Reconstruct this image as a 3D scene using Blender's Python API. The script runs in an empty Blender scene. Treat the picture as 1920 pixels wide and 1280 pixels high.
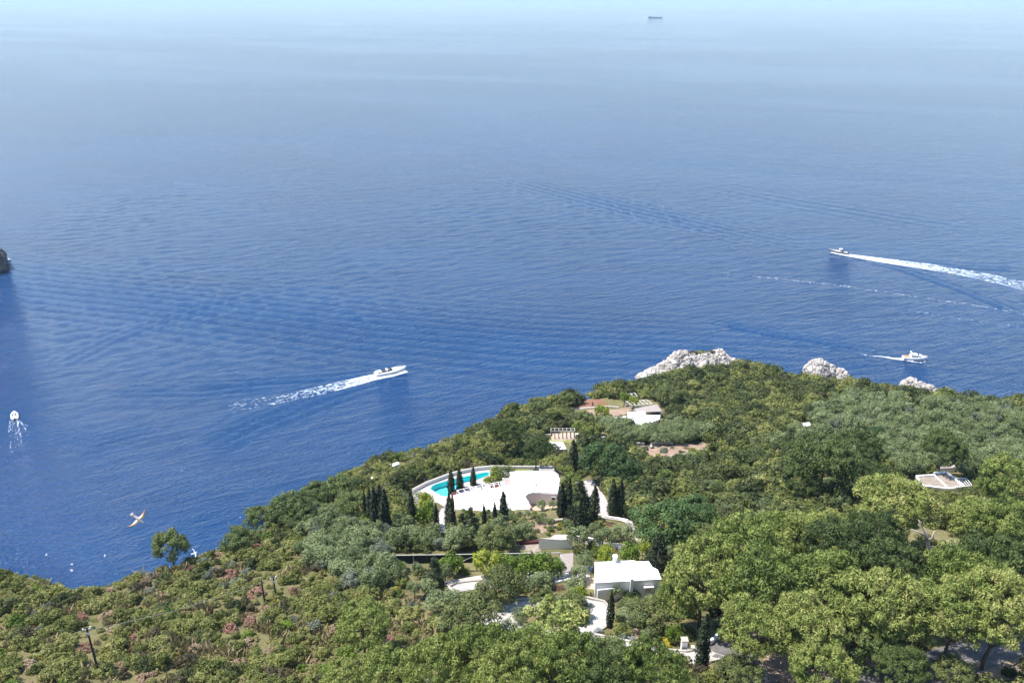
import bpy, bmesh, math, random
import numpy as np
from mathutils import Vector, Matrix, noise
from mathutils.geometry import tessellate_polygon

R = math.radians
SC = bpy.context.scene
COL = SC.collection

# ------------------------------------------------------------------ camera
CAM_H, FPX, PITCH = 180.0, 1507.0, math.atan(652.0 / 1507.0)
cam_d = bpy.data.cameras.new('camera')
cam_d.sensor_width = 36.0
cam_d.lens = 36.0 * FPX / 1920.0
cam_d.clip_start, cam_d.clip_end = 1.0, 120000.0
cam = bpy.data.objects.new('camera', cam_d)
COL.objects.link(cam)
cam.location = (0, 0, CAM_H)
cam.rotation_euler = (math.pi / 2 - PITCH, 0, 0)
SC.camera = cam

# ------------------------------------------------------------------ sky and sun
SUN_EL, SUN_AZ = 64.0, math.degrees(math.atan2(-0.95, 0.16))   # azimuth from +Y towards +X: back left
sv = Vector((math.sin(R(SUN_AZ)) * math.cos(R(SUN_EL)), math.cos(R(SUN_AZ)) * math.cos(R(SUN_EL)), math.sin(R(SUN_EL))))
world = bpy.data.worlds.new('World')
SC.world = world
world.use_nodes = True
wn = world.node_tree
bg = wn.nodes['Background']
sky = wn.nodes.new('ShaderNodeTexSky')
sky.sky_type = 'NISHITA'
sky.sun_disc = False
sky.sun_elevation = R(SUN_EL)
sky.sun_rotation = R(SUN_AZ)
sky.altitude = 180
sky.air_density, sky.dust_density, sky.ozone_density = 1.0, 0.25, 3.5
wn.links.new(sky.outputs[0], bg.inputs[0])
bg.inputs[1].default_value = 0.14
sun_d = bpy.data.lights.new('sun', 'SUN')
sun_d.energy, sun_d.angle, sun_d.color = 4.7, R(0.53), (1.0, 0.955, 0.88)
sun = bpy.data.objects.new('sun', sun_d)
COL.objects.link(sun)
sun.rotation_euler = sv.to_track_quat('Z', 'Y').to_euler()

vs = SC.view_settings
vs.view_transform, vs.look, vs.gamma, vs.exposure = 'Standard', 'None', 1.0, 0.85
cy = SC.cycles
cy.max_bounces, cy.diffuse_bounces, cy.glossy_bounces = 5, 2, 2
cy.transmission_bounces, cy.transparent_max_bounces, cy.volume_bounces = 2, 8, 0
cy.caustics_reflective = cy.caustics_refractive = False
cy.use_denoising = True

# ------------------------------------------------------------------ the lie of the land
CP, SP = math.cos(PITCH), math.sin(PITCH)
_ys = np.array([-60, 0, 40, 80, 116, 130, 173, 205, 242, 281, 326, 380.])
_zs = np.array([142, 123, 109, 96, 83.5, 78.5, 63.5, 54.5, 45.5, 38, 29.5, 21.])
_pf = np.polyfit(_ys, _zs, 5)


def F(y):
    return np.polyval(_pf, y)


def ray(u, v):
    cx, cy_ = (u - 960.0) / FPX, (640.0 - v) / FPX
    return np.array([cx, CP + cy_ * SP, -SP + cy_ * CP])


def plane(u, v, z):
    d = ray(u, v)
    t = (z - CAM_H) / d[2]
    return np.array([d[0] * t, d[1] * t, z])


def project(p):
    x, y, z = p[..., 0], p[..., 1], p[..., 2] - CAM_H
    dep = y * CP - z * SP
    up = y * SP + z * CP
    return 960 + FPX * x / dep, 640 - FPX * up / dep, dep


def march(fn, u, v):
    d = ray(u, v)
    t = np.arange(20, 900, 0.5)
    P = d[None] * t[:, None] + np.array([0, 0, CAM_H])
    below = P[:, 2] < fn(P[:, 0], P[:, 1])
    i = int(np.argmax(below)) if below.any() else len(t) - 1
    return P[i]


def polydist(poly, x, y):
    """signed distance to a closed polygon, positive inside"""
    poly = np.asarray(poly, float)
    x, y = np.asarray(x, float), np.asarray(y, float)
    best = np.full(x.shape, 1e18)
    ins = np.zeros(x.shape, bool)
    n = len(poly)
    for i in range(n):
        ax, ay = poly[i]
        bx, by = poly[(i + 1) % n]
        dx, dy = bx - ax, by - ay
        t = np.clip(((x - ax) * dx + (y - ay) * dy) / (dx * dx + dy * dy + 1e-12), 0, 1)
        best = np.minimum(best, (x - ax - t * dx) ** 2 + (y - ay - t * dy) ** 2)
        if ay != by:
            c = ((ay > y) != (by > y)) & (x < dx * (y - ay) / dy + ax)
            ins ^= c
    d = np.sqrt(best)
    return np.where(ins, d, -d)


# the cliff edge, walked from the west to the east
EDGE = [(0, 1062), (60, 1070), (100, 1084), (130, 1094), (165, 1090), (230, 1076), (290, 1064), (350, 1043), (415, 1020),
        (450, 1000), (500, 968), (560, 938), (610, 916), (645, 890), (700, 866), (760, 846), (830, 821), (865, 812),
        (900, 806), (935, 782), (975, 765), (1040, 750), (1100, 741), (1140, 729), (1200, 712), (1240, 702), (1290, 688),
        (1350, 684), (1405, 688), (1450, 699), (1500, 710), (1560, 716), (1600, 722), (1650, 727), (1700, 730),
        (1760, 740), (1810, 746), (1860, 750), (1920, 753)]
_edge = [march(lambda x, y: F(y), u, v)[:2] for u, v in EDGE]
COAST = [(-420, 150), (-330, 128), (-200, 128), (-130, 126)] + [tuple(e) for e in _edge] + [(230, 262), (300, 275), (420, 290), (420, -200), (-420, -200)]
COAST = np.array(COAST)
PADS = []      # (polygon, z, fall-off)


def bumps(x, y):
    return (0.7 * np.sin(x * 0.071 + 1.3 + 0.6 * np.sin(y * 0.05)) * np.cos(y * 0.083 + 0.4)
            + 0.35 * np.sin(x * 0.19 + y * 0.11) + 0.25 * np.sin(x * 0.23 - y * 0.31 + 2.0) + 0.12 * np.sin(x * 0.61 + 1.1) * np.sin(y * 0.53))


def H(x, y):
    x, y = np.asarray(x, float), np.asarray(y, float)
    z = F(np.clip(y, -60, 380)) + bumps(x, y)
    d = polydist(COAST, x, y)
    z = z - 1.6 * np.exp(-np.clip(d, 0, None) / 4.0)
    jag = 1.0 + 0.25 * np.sin(x * 0.33) * np.sin(y * 0.27) + 0.15 * np.sin(x * 0.9 + y * 0.7)
    z = np.where(d < 0, z + d * 2.1 * jag, z)
    for poly, pz, fall in PADS:
        pd = polydist(poly, x, y)
        w = np.clip(1 + pd / fall, 0, 1)
        w = w * w * (3 - 2 * w)
        z = z * (1 - w) + pz * w
    return np.maximum(z, -12)


def ground(u, v, raise_=0.0):
    p = march(lambda x, y: H(x, y) + raise_, u, v)
    return np.array([p[0], p[1], float(H(p[0], p[1]))])


def planpoly(pts, z):
    return [tuple(plane(u, v, z)[:2]) for u, v in pts]


def add_pad(pts, z, fall=5.0, shift=0.0):
    PADS.append((np.array(planpoly(pts, z)), z - shift, fall))


# ------------------------------------------------------------------ object helpers
def tag(o, label=None, cat=None, group=None, kind=None):
    if label: o['label'] = label
    if cat: o['category'] = cat
    if group: o['group'] = group
    if kind: o['kind'] = kind
    return o


def empty(name, loc=(0, 0, 0), rz=0.0):
    o = bpy.data.objects.new(name, None)
    o.empty_display_size = 0.5
    o.location, o.rotation_euler = loc, (0, 0, rz)
    COL.objects.link(o)
    return o


def link(name, me, parent=None):
    o = bpy.data.objects.new(name, me)
    COL.objects.link(o)
    if parent is not None:
        o.parent = parent
    return o


class MB:
    def __init__(s):
        s.v, s.f, s.m = [], [], []

    def add(s, vs, fs, m=0):
        b = len(s.v)
        s.v += [tuple(map(float, p)) for p in vs]
        s.f += [[b + i for i in f] for f in fs]
        s.m += [m] * len(fs)
        return s

    def box(s, c, size, rz=0.0, m=0, taper=1.0):
        hx, hy, hz = size[0] / 2, size[1] / 2, size[2] / 2
        ca, sa = math.cos(rz), math.sin(rz)
        vs = []
        for z, k in ((-hz, 1.0), (hz, taper)):
            for x, y in ((-hx, -hy), (hx, -hy), (hx, hy), (-hx, hy)):
                x, y = x * k, y * k
                vs.append((c[0] + x * ca - y * sa, c[1] + x * sa + y * ca, c[2] + z))
        return s.add(vs, [(3, 2, 1, 0), (4, 5, 6, 7), (0, 1, 5, 4), (1, 2, 6, 5), (2, 3, 7, 6), (3, 0, 4, 7)], m)

    def prism(s, poly, z0, z1, m=0, mtop=None, hole=None):
        """poly: xy list; z0/z1 numbers or functions of (x, y)"""
        a0 = z0 if callable(z0) else (lambda x, y: z0)
        a1 = z1 if callable(z1) else (lambda x, y: z1)
        rings = [list(poly)] + ([list(hole)] if hole else [])
        allp = [p for r in rings for p in r]
        n = len(allp)
        tris = tessellate_polygon([[Vector((p[0], p[1], 0)) for p in r] for r in rings])
        up = []
        for t in tris:
            a, b, c = (Vector(allp[i]) for i in t)
            t = list(t)
            if (b - a).cross(c - a) < 0:
                t.reverse()
            up.append(t)
        vs = [(p[0], p[1], a1(*p)) for p in allp] + [(p[0], p[1], a0(*p)) for p in allp]
        s.add(vs, up, m if mtop is None else mtop)
        base = len(s.v) - 2 * n
        fs = []
        k0 = 0
        for ri, r in enumerate(rings):
            area = sum(r[i][0] * r[(i + 1) % len(r)][1] - r[(i + 1) % len(r)][0] * r[i][1] for i in range(len(r)))
            for i in range(len(r)):
                a, b = k0 + i, k0 + (i + 1) % len(r)
                q = [b, a, n + a, n + b]
                if (area < 0) != (ri == 1):
                    q.reverse()
                fs.append([base + j for j in q])
            k0 += len(r)
        s.f += fs
        s.m += [m] * len(fs)
        bot = [[base + n + j for j in reversed(t)] for t in up]
        s.f += bot
        s.m += [m] * len(bot)
        return s

    def tube(s, pts, rad, n=7, m=0, cap=True):
        pts = [Vector(p) for p in pts]
        rad = [rad] * len(pts) if np.isscalar(rad) else rad
        base = len(s.v)
        ref = None
        for i, p in enumerate(pts):
            d = (pts[min(i + 1, len(pts) - 1)] - pts[max(i - 1, 0)]).normalized()
            if ref is None:
                ref = d.orthogonal().normalized()
            a = (ref - d * ref.dot(d)).normalized()
            b = d.cross(a)
            ref = a
            for k in range(n):
                t = 2 * math.pi * k / n
                s.v.append(tuple(p + (a * math.cos(t) + b * math.sin(t)) * rad[i]))
        for i in range(len(pts) - 1):
            for k in range(n):
                q = [base + i * n + k, base + i * n + (k + 1) % n, base + (i + 1) * n + (k + 1) % n, base + (i + 1) * n + k]
                s.f.append(q)
                s.m.append(m)
        if cap:
            s.f.append([base + k for k in reversed(range(n))]); s.m.append(m)
            s.f.append([base + (len(pts) - 1) * n + k for k in range(n)]); s.m.append(m)
        return s

    def bar(s, p, q, w, h, m=0):
        p, q = Vector(p), Vector(q)
        d = (q - p).normalized()
        side = Vector((-d.y, d.x, 0))
        side = side.normalized() if side.length > 1e-4 else Vector((1, 0, 0))
        up = d.cross(side)
        vs = []
        for e in (p, q):
            for a, b in ((-1, -1), (1, -1), (1, 1), (-1, 1)):
                vs.append(e + side * a * w / 2 + up * b * h / 2)
        return s.add(vs, [(0, 1, 2, 3), (7, 6, 5, 4), (1, 0, 4, 5), (2, 1, 5, 6), (3, 2, 6, 7), (0, 3, 7, 4)], m)

    def mesh(s, name, mats, smooth=False, recalc=True):
        me = bpy.data.meshes.new(name)
        me.from_pydata(s.v, [], s.f)
        for m in (mats if isinstance(mats, (list, tuple)) else [mats]):
            me.materials.append(m)
        me.polygons.foreach_set('material_index', s.m)
        if smooth:
            me.polygons.foreach_set('use_smooth', [True] * len(s.f))
        me.update()
        if not recalc:
            return me
        bm = bmesh.new()
        bm.from_mesh(me)
        bmesh.ops.recalc_face_normals(bm, faces=bm.faces)
        bm.to_mesh(me)
        bm.free()
        return me

    def build(s, name, mats, parent=None, smooth=False):
        return link(name, s.mesh(name, mats, smooth), parent)


# ------------------------------------------------------------------ materials
class NT:
    def __init__(s, name):
        s.mat = bpy.data.materials.new(name)
        s.mat.use_nodes = True
        s.t = s.mat.node_tree
        s.b = s.t.nodes['Principled BSDF']
        s.out = s.t.nodes['Material Output']

    def n(s, typ, **kw):
        nd = s.t.nodes.new('ShaderNode' + typ)
        for k, v in kw.items():
            setattr(nd, k, v)
        return nd

    def l(s, a, b):
        s.t.links.new(a, b)

    def noise(s, scale, detail=4.0, rough=0.55, vec=None, dist=0.0):
        nd = s.n('TexNoise')
        nd.inputs['Scale'].default_value = scale
        nd.inputs['Detail'].default_value = detail
        nd.inputs['Roughness'].default_value = rough
        nd.inputs['Distortion'].default_value = dist
        if vec is not None:
            s.l(vec, nd.inputs['Vector'])
        return nd

    def ramp(s, fac, stops):
        nd = s.n('ValToRGB')
        e = nd.color_ramp.elements
        while len(e) < len(stops):
            e.new(0.5)
        for k, (p, c) in enumerate(stops):
            e[k].position = p
            e[k].color = (*c, 1)
        s.l(fac, nd.inputs[0])
        return nd

    def math(s, op, a, b=None, clamp=False):
        nd = s.n('Math', operation=op, use_clamp=clamp)
        for i, x in enumerate((a, b)):
            if x is None:
                continue
            if isinstance(x, (int, float)):
                nd.inputs[i].default_value = x
            else:
                s.l(x, nd.inputs[i])
        return nd.outputs[0]

    def coords(s, which='Object'):
        return s.n('TexCoord').outputs[which]

    def mapping(s, vec, rot=(0, 0, 0), scale=(1, 1, 1)):
        nd = s.n('Mapping')
        nd.inputs['Rotation'].default_value = rot
        s.l(vec, nd.inputs[0])
        n2 = s.n('Mapping')
        n2.inputs['Scale'].default_value = scale
        s.l(nd.outputs[0], n2.inputs[0])
        return n2.outputs[0]

    def bump(s, h, strength=0.5, dist=0.1, normal=None):
        nd = s.n('Bump')
        nd.inputs['Strength'].default_value = strength
        nd.inputs['Distance'].default_value = dist
        s.l(h, nd.inputs['Height'])
        if normal is not None:
            s.l(normal, nd.inputs['Normal'])
        return nd.outputs[0]


def surf(name, c1, c2, scale=0.6, rough=0.85, bump=0.15, bscale=6.0, detail=5.0, spec=0.3):
    t = NT(name)
    co = t.n('NewGeometry').outputs['Position']
    nz = t.noise(scale, detail, 0.6, co)
    rp = t.ramp(nz.outputs[0], [(0.3, c1), (0.7, c2)])
    t.l(rp.outputs[0], t.b.inputs['Base Color'])
    t.b.inputs['Roughness'].default_value = rough
    t.b.inputs['Specular IOR Level'].default_value = spec
    if bump:
        n2 = t.noise(bscale, 4, 0.6, co)
        t.l(t.bump(n2.outputs[0], bump, 0.05), t.b.inputs['Normal'])
    return t.mat


def leafmat(name, stops, trans=0.32, rough=0.6):
    """stops: colours from dark to light foliage; mixed by leaf, clump and plant"""
    t = NT(name)
    at = t.n('Attribute', attribute_name='tint')
    oi = t.n('ObjectInfo')
    f = t.math('ADD', t.math('MULTIPLY', at.outputs['Fac'], 0.55), t.math('MULTIPLY', oi.outputs['Random'], 0.45))
    k = len(stops) - 1
    rp = t.ramp(f, [(0.12 + 0.76 * i / k, c) for i, c in enumerate(stops)])
    t.l(rp.outputs[0], t.b.inputs['Base Color'])
    t.b.inputs['Roughness'].default_value = rough
    t.b.inputs['Specular IOR Level'].default_value = 0.25
    tr = t.n('BsdfTranslucent')
    t.l(rp.outputs[0], tr.inputs[0])
    mx = t.n('MixShader')
    mx.inputs[0].default_value = trans
    t.l(t.b.outputs[0], mx.inputs[1])
    t.l(tr.outputs[0], mx.inputs[2])
    t.l(mx.outputs[0], t.out.inputs[0])
    return t.mat


M = {}
M['white'] = surf('white_limewash', (0.80, 0.79, 0.77), (0.88, 0.87, 0.86), 0.5, 0.9, 0.08)
M['pinkwall'] = surf('pale_pink_plaster', (0.70, 0.60, 0.57), (0.76, 0.66, 0.63), 0.5, 0.9, 0.08)
M['terracotta'] = surf('terracotta_plaster', (0.45, 0.20, 0.13), (0.55, 0.27, 0.18), 0.8, 0.9, 0.1)
M['deck'] = surf('pale_stone_paving', (0.36, 0.32, 0.30), (0.46, 0.41, 0.39), 1.5, 0.85, 0.1)
M['terrace'] = surf('ochre_paving', (0.40, 0.30, 0.225), (0.50, 0.395, 0.30), 0.7, 0.9, 0.15)
M['greytile'] = surf('grey_brown_roof_tiles', (0.26, 0.22, 0.20), (0.38, 0.33, 0.31), 3.0, 0.9, 0.5, 9.0)
M['browntile'] = surf('weathered_brown_roof', (0.22, 0.175, 0.14), (0.34, 0.29, 0.245), 1.2, 0.95, 0.3, 8.0)
M['drive'] = surf('pale_concrete_drive', (0.36, 0.335, 0.31), (0.46, 0.435, 0.41), 0.8, 0.9, 0.1)
M['asphalt'] = surf('grey_asphalt', (0.10, 0.095, 0.09), (0.17, 0.16, 0.155), 0.7, 0.9, 0.15)
M['soil'] = surf('bare_soil', (0.22, 0.145, 0.10), (0.36, 0.27, 0.20), 0.5, 1.0, 0.4, 4.0)
M['redsoil'] = surf('tilled_red_soil', (0.17, 0.08, 0.05), (0.27, 0.14, 0.09), 0.8, 1.0, 0.5, 3.0)
M['lawn'] = surf('dry_lawn', (0.14, 0.17, 0.04), (0.27, 0.26, 0.09), 0.9, 1.0, 0.4, 8.0)
M['stone'] = surf('dry_stone', (0.30, 0.27, 0.23), (0.48, 0.44, 0.39), 2.0, 0.95, 0.6, 5.0)
M['wood'] = surf('grey_weathered_wood', (0.34, 0.32, 0.29), (0.48, 0.45, 0.41), 3.0, 0.85, 0.2)
M['whitewood'] = surf('white_painted_wood', (0.62, 0.60, 0.57), (0.74, 0.72, 0.69), 3.0, 0.7, 0.1)
M['polewood'] = surf('tarred_pole_wood', (0.035, 0.03, 0.027), (0.07, 0.06, 0.05), 4.0, 0.8, 0.2)
M['metal'] = surf('grey_metal', (0.35, 0.35, 0.35), (0.5, 0.5, 0.5), 4.0, 0.45, 0.0)
M['net'] = surf('dark_shade_net', (0.02, 0.024, 0.026), (0.04, 0.045, 0.05), 4.0, 0.9, 0.2)
M['glass'] = surf('dark_window_glass', (0.02, 0.02, 0.025), (0.03, 0.03, 0.035), 1.0, 0.1, 0.0, spec=0.5)
M['shutter'] = surf('pale_shutter', (0.45, 0.40, 0.39), (0.52, 0.47, 0.45), 4.0, 0.7, 0.1)
M['redcloth'] = surf('dark_red_planting', (0.06, 0.018, 0.016), (0.11, 0.034, 0.03), 2.0, 0.9, 0.5)
M['bark'] = surf('grey_brown_bark', (0.10, 0.075, 0.055), (0.20, 0.16, 0.125), 1.5, 0.95, 0.5, 5.0)
M['deadwood'] = surf('bleached_dead_wood', (0.38, 0.34, 0.31), (0.52, 0.48, 0.45), 1.5, 0.95, 0.4, 5.0)
M['gel'] = surf('white_gelcoat', (0.78, 0.78, 0.78), (0.84, 0.84, 0.84), 0.3, 0.35, 0.0, spec=0.5)
M['boatdark'] = surf('dark_upholstery', (0.03, 0.03, 0.035), (0.05, 0.05, 0.055), 1.0, 0.6, 0.0)
M['teak'] = surf('teak_deck', (0.32, 0.20, 0.11), (0.40, 0.26, 0.15), 3.0, 0.7, 0.0)
M['rubber'] = surf('grey_rubber_tube', (0.16, 0.16, 0.17), (0.22, 0.22, 0.23), 1.0, 0.6, 0.0)
M['shiphull'] = surf('blue_grey_ship_paint', (0.12, 0.14, 0.20), (0.15, 0.17, 0.24), 0.1, 0.6, 0.0)
M['shipwhite'] = surf('ship_superstructure_paint', (0.30, 0.31, 0.34), (0.38, 0.39, 0.42), 0.1, 0.6, 0.0)
M['foam'] = surf('sea_foam', (0.50, 0.54, 0.57), (0.70, 0.73, 0.75), 1.0, 0.9, 0.4, 2.0)
M['thinfoam'] = surf('thin_sea_foam', (0.35, 0.48, 0.60), (0.58, 0.68, 0.75), 1.0, 0.9, 0.4, 2.0)
M['pooltile'] = surf('turquoise_pool_lining', (0.13, 0.72, 0.74), (0.16, 0.78, 0.80), 0.4, 0.6, 0.0)

# foliage
M['pine'] = leafmat('pine_needles', [(0.073, 0.110, 0.026), (0.160, 0.210, 0.048), (0.256, 0.299, 0.078), (0.362, 0.362, 0.119)], 0.18)
M['pinedark'] = leafmat('dark_pine_needles', [(0.048, 0.074, 0.023), (0.106, 0.144, 0.042), (0.174, 0.211, 0.068)], 0.18)
M['cypress'] = leafmat('cypress_foliage', [(0.014, 0.022, 0.010), (0.030, 0.042, 0.017), (0.052, 0.066, 0.026)], 0.1)
M['olive'] = leafmat('olive_leaves', [(0.081, 0.108, 0.039), (0.163, 0.202, 0.082), (0.262, 0.306, 0.146)], 0.2)
M['oak'] = leafmat('holm_oak_leaves', [(0.058, 0.076, 0.023), (0.126, 0.152, 0.046), (0.204, 0.226, 0.079)], 0.2)
M['carob'] = leafmat('glossy_dark_leaves', [(0.026, 0.054, 0.017), (0.060, 0.108, 0.031), (0.102, 0.162, 0.048)], 0.2)
M['lemon'] = leafmat('bright_citrus_leaves', [(0.060, 0.106, 0.014), (0.128, 0.200, 0.025), (0.212, 0.281, 0.040)], 0.3)
M['lime'] = leafmat('yellow_green_leaves', [(0.13, 0.17, 0.018), (0.24, 0.29, 0.030), (0.36, 0.39, 0.055)], 0.3)
M['maquis'] = leafmat('maquis_leaves', [(0.065, 0.083, 0.019), (0.145, 0.169, 0.041), (0.227, 0.240, 0.067), (0.305, 0.292, 0.102)])
M['maquisdark'] = leafmat('dark_maquis_leaves', [(0.036, 0.050, 0.016), (0.078, 0.098, 0.029), (0.129, 0.149, 0.047)])
M['maquislight'] = leafmat('pale_maquis_leaves', [(0.114, 0.128, 0.036), (0.222, 0.232, 0.069), (0.336, 0.323, 0.120)], 0.3)
M['maquisbrown'] = leafmat('brownish_maquis_leaves', [(0.058, 0.051, 0.027), (0.110, 0.094, 0.050), (0.163, 0.139, 0.076)])
M['grey'] = leafmat('grey_green_leaves', [(0.079, 0.091, 0.061), (0.147, 0.166, 0.113), (0.221, 0.241, 0.173)], 0.15)
M['silver'] = leafmat('silver_leaves', [(0.16, 0.19, 0.18), (0.25, 0.28, 0.27), (0.34, 0.37, 0.36)], 0.1)
M['spurge'] = leafmat('red_spurge', [(0.18, 0.095, 0.070), (0.28, 0.140, 0.102), (0.35, 0.20, 0.145)], 0.2)
M['spurgetan'] = leafmat('tan_spurge', [(0.22, 0.15, 0.09), (0.32, 0.22, 0.14), (0.40, 0.30, 0.20)], 0.2)
M['yellow'] = leafmat('yellow_broom_flowers', [(0.12, 0.14, 0.02), (0.30, 0.26, 0.03), (0.50, 0.40, 0.04)], 0.2)
M['straw'] = leafmat('dry_grass', [(0.16, 0.14, 0.06), (0.25, 0.21, 0.10), (0.34, 0.28, 0.16)], 0.2)
M['hedge'] = leafmat('clipped_hedge_leaves', [(0.060, 0.092, 0.017), (0.102, 0.141, 0.026), (0.150, 0.190, 0.038)], 0.2)

# ------------------------------------------------------------------ levelled places (pads) under the buildings
Z_VILLA, Z_POOL = 64.3, 62.0
Z_HOUSE = float(march(lambda x, y: F(y) + bumps(x, y), 1222, 1118)[2])
Z_UP, Z_RIGHT = 44.6, 62.0
VILLA_ROOF = [(956, 886), (980, 884), (1010, 884), (1040, 886), (1046, 890), (1049, 900), (1048, 912), (1045, 926), (1026, 925),
              (1012, 923.5), (1000, 924), (990, 927), (985, 931), (987, 937), (990, 940), (994, 950), (994, 955), (966, 959.5), (965, 964),
              (930, 972), (858, 976), (850, 930), (866, 926), (925, 917), (945, 912), (958, 910)]
DECK = [(772, 930), (779, 921), (800, 910), (845, 893), (895, 882), (925, 879), (960, 880), (958, 898), (935, 912), (900, 928), (850, 942), (826, 950), (790, 955)]
LAWN = [(960, 880), (1042, 880), (1044, 896), (958, 898)]
COURT = [(985, 940), (1046, 938), (1048, 962), (1020, 968), (998, 970), (994, 958)]
HOUSE_ROOF = [(1115, 1055), (1189, 1051.5), (1190, 1054), (1216, 1053), (1223, 1064), (1233, 1069), (1240, 1087), (1161, 1091.5), (1115, 1094)]
BROWN_T = [(970, 1018), (1012, 1015), (1014, 1034), (984, 1040)]
UP_T = [(1140, 776), (1188, 764), (1232, 756), (1242, 772), (1240, 792), (1190, 806), (1150, 792)]
add_pad(VILLA_ROOF, Z_VILLA, 5.0)
add_pad(COURT, Z_VILLA + 0.5, 3.0)
add_pad(DECK, Z_POOL, 6.0, 2.4)
add_pad(LAWN, Z_POOL + 0.6, 4.0)
add_pad([(1112, 1062), (1238, 1060), (1250, 1120), (1205, 1126), (1110, 1112)], Z_HOUSE, 5.0)
Z_BT = float(F(ground(990, 1030)[1])) - 0.6
add_pad(BROWN_T, Z_BT, 4.0)
add_pad(UP_T, Z_UP, 5.0)
add_pad([(1715, 900), (1800, 895), (1815, 920), (1720, 925)], Z_RIGHT, 5.0)

# ------------------------------------------------------------------ ground
gx = np.arange(-330, 331, 1.6)
gy = np.arange(-60, 401, 1.6)
X, Y = np.meshgrid(gx, gy)
Z = H(X, Y)
rng = np.random.default_rng(3)
_d = polydist(COAST, X, Y)
Z = Z + np.where(_d < -1, rng.normal(0, 0.9, Z.shape), rng.normal(0, 0.06, Z.shape))
nx, ny = len(gx), len(gy)
idx = np.arange(nx * ny).reshape(ny, nx)
quads = np.stack([idx[:-1, :-1], idx[:-1, 1:], idx[1:, 1:], idx[1:, :-1]], -1).reshape(-1, 4)
zq = Z.reshape(-1)[quads].max(1)
quads = quads[zq > -11]


def grid_mesh(name, V, Q, mat, smooth=True):
    me = bpy.data.meshes.new(name)
    me.vertices.add(len(V))
    me.vertices.foreach_set('co', np.asarray(V, np.float32).ravel())
    k = Q.shape[1]
    me.loops.add(len(Q) * k)
    me.loops.foreach_set('vertex_index', np.asarray(Q, np.int32).ravel())
    me.polygons.add(len(Q))
    me.polygons.foreach_set('loop_start', np.arange(0, len(Q) * k, k, dtype=np.int32))
    me.polygons.foreach_set('use_smooth', np.full(len(Q), smooth))
    me.update(calc_edges=True)
    me.materials.append(mat)
    return me


t = NT('hillside_earth')
geo = t.n('NewGeometry')
pos = geo.outputs['Position']
n1 = t.noise(0.06, 6, 0.65, pos)
n2 = t.noise(0.9, 5, 0.65, pos)
earth = t.ramp(n1.outputs[0], [(0.30, (0.10, 0.085, 0.04)), (0.45, (0.17, 0.15, 0.07)), (0.58, (0.24, 0.195, 0.105)), (0.72, (0.20, 0.12, 0.075))])
grs = t.ramp(n2.outputs[0], [(0.35, (0.06, 0.070, 0.022)), (0.65, (0.19, 0.175, 0.08))])
mx = t.n('MixRGB')
mx.inputs[0].default_value = 0.5
t.l(earth.outputs[0], mx.inputs[1])
t.l(grs.outputs[0], mx.inputs[2])
rockc = t.ramp(t.noise(0.25, 8, 0.7, t.mapping(pos, (0, 0, 0), (1, 1, 0.4))).outputs[0],
               [(0.3, (0.16, 0.13, 0.11)), (0.5, (0.40, 0.36, 0.32)), (0.7, (0.55, 0.51, 0.47))])
sep = t.n('SeparateXYZ')
t.l(geo.outputs['Normal'], sep.inputs[0])
fac = t.ramp(sep.outputs[2], [(0.62, (1, 1, 1)), (0.78, (0, 0, 0))])
mx2 = t.n('MixRGB')
t.l(fac.outputs[0], mx2.inputs[0])
t.l(mx.outputs[0], mx2.inputs[1])
t.l(rockc.outputs[0], mx2.inputs[2])
t.l(mx2.outputs[0], t.b.inputs['Base Color'])
t.b.inputs['Roughness'].default_value = 1.0
t.b.inputs['Specular IOR Level'].default_value = 0.1
t.l(t.bump(t.noise(1.4, 6, 0.7, pos).outputs[0], 0.8, 0.35), t.b.inputs['Normal'])
M['ground'] = t.mat
g = link('ground', grid_mesh('ground', np.stack([X, Y, Z], -1).reshape(-1, 3), quads, M['ground']))
tag(g, 'steep hillside falling to a cliff above the sea', None, None, 'structure')

# ------------------------------------------------------------------ sea with boat wave trains
fx = np.arange(-430, 431, 1.5)
gr = 430 + np.cumsum(2.2 * 1.21 ** np.arange(0, 46))
gr = gr[gr < 62000]
sx = np.concatenate([-gr[::-1], fx, gr])
fy = np.arange(150, 861, 1.5)
gr2 = np.cumsum(2.2 * 1.21 ** np.arange(0, 46))
gr2 = gr2[gr2 < 62000]
sy = np.concatenate([[-3000, -1000, -300, 0, 60, 110], fy, 860 + gr2])
SX, SY = np.meshgrid(sx, sy)
SZ = np.zeros_like(SX)


def train(pts, lam, amp, width, phase=0.0, side=0.0):
    """a packet of parallel crests along a line on the water; side shifts the packet"""
    P = np.array([plane(u, v, 0)[:2] for u, v in pts])
    best = np.full(SX.shape, 1e18)
    sd = np.zeros(SX.shape)
    along = np.zeros(SX.shape)
    seg = np.linalg.norm(np.diff(P, axis=0), axis=1)
    tot = seg.sum()
    acc = 0
    for i in range(len(P) - 1):
        a, b = P[i], P[i + 1]
        d = (b - a) / seg[i]
        rx, ry = SX - a[0], SY - a[1]
        tl = rx * d[0] + ry * d[1]
        tt = np.clip(tl, 0 if i else -1e9, seg[i] if i < len(P) - 2 else 1e9)
        q = (rx - tt * d[0]) ** 2 + (ry - tt * d[1]) ** 2
        cr = d[0] * ry - d[1] * rx
        m = q < best
        best = np.where(m, q, best)
        sd = np.where(m, np.sign(cr) * np.sqrt(q), sd)
        along = np.where(m, (acc + tt) / tot, along)
        acc += seg[i]
    s = sd - side
    k = np.clip(np.minimum(along / 0.12, (1 - along) / 0.35), 0, 1)
    return amp * np.cos(2 * np.pi * s / lam + phase + 0.35 * np.sin(along * 9)) * np.exp(-(s / width) ** 2) * k


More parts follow.
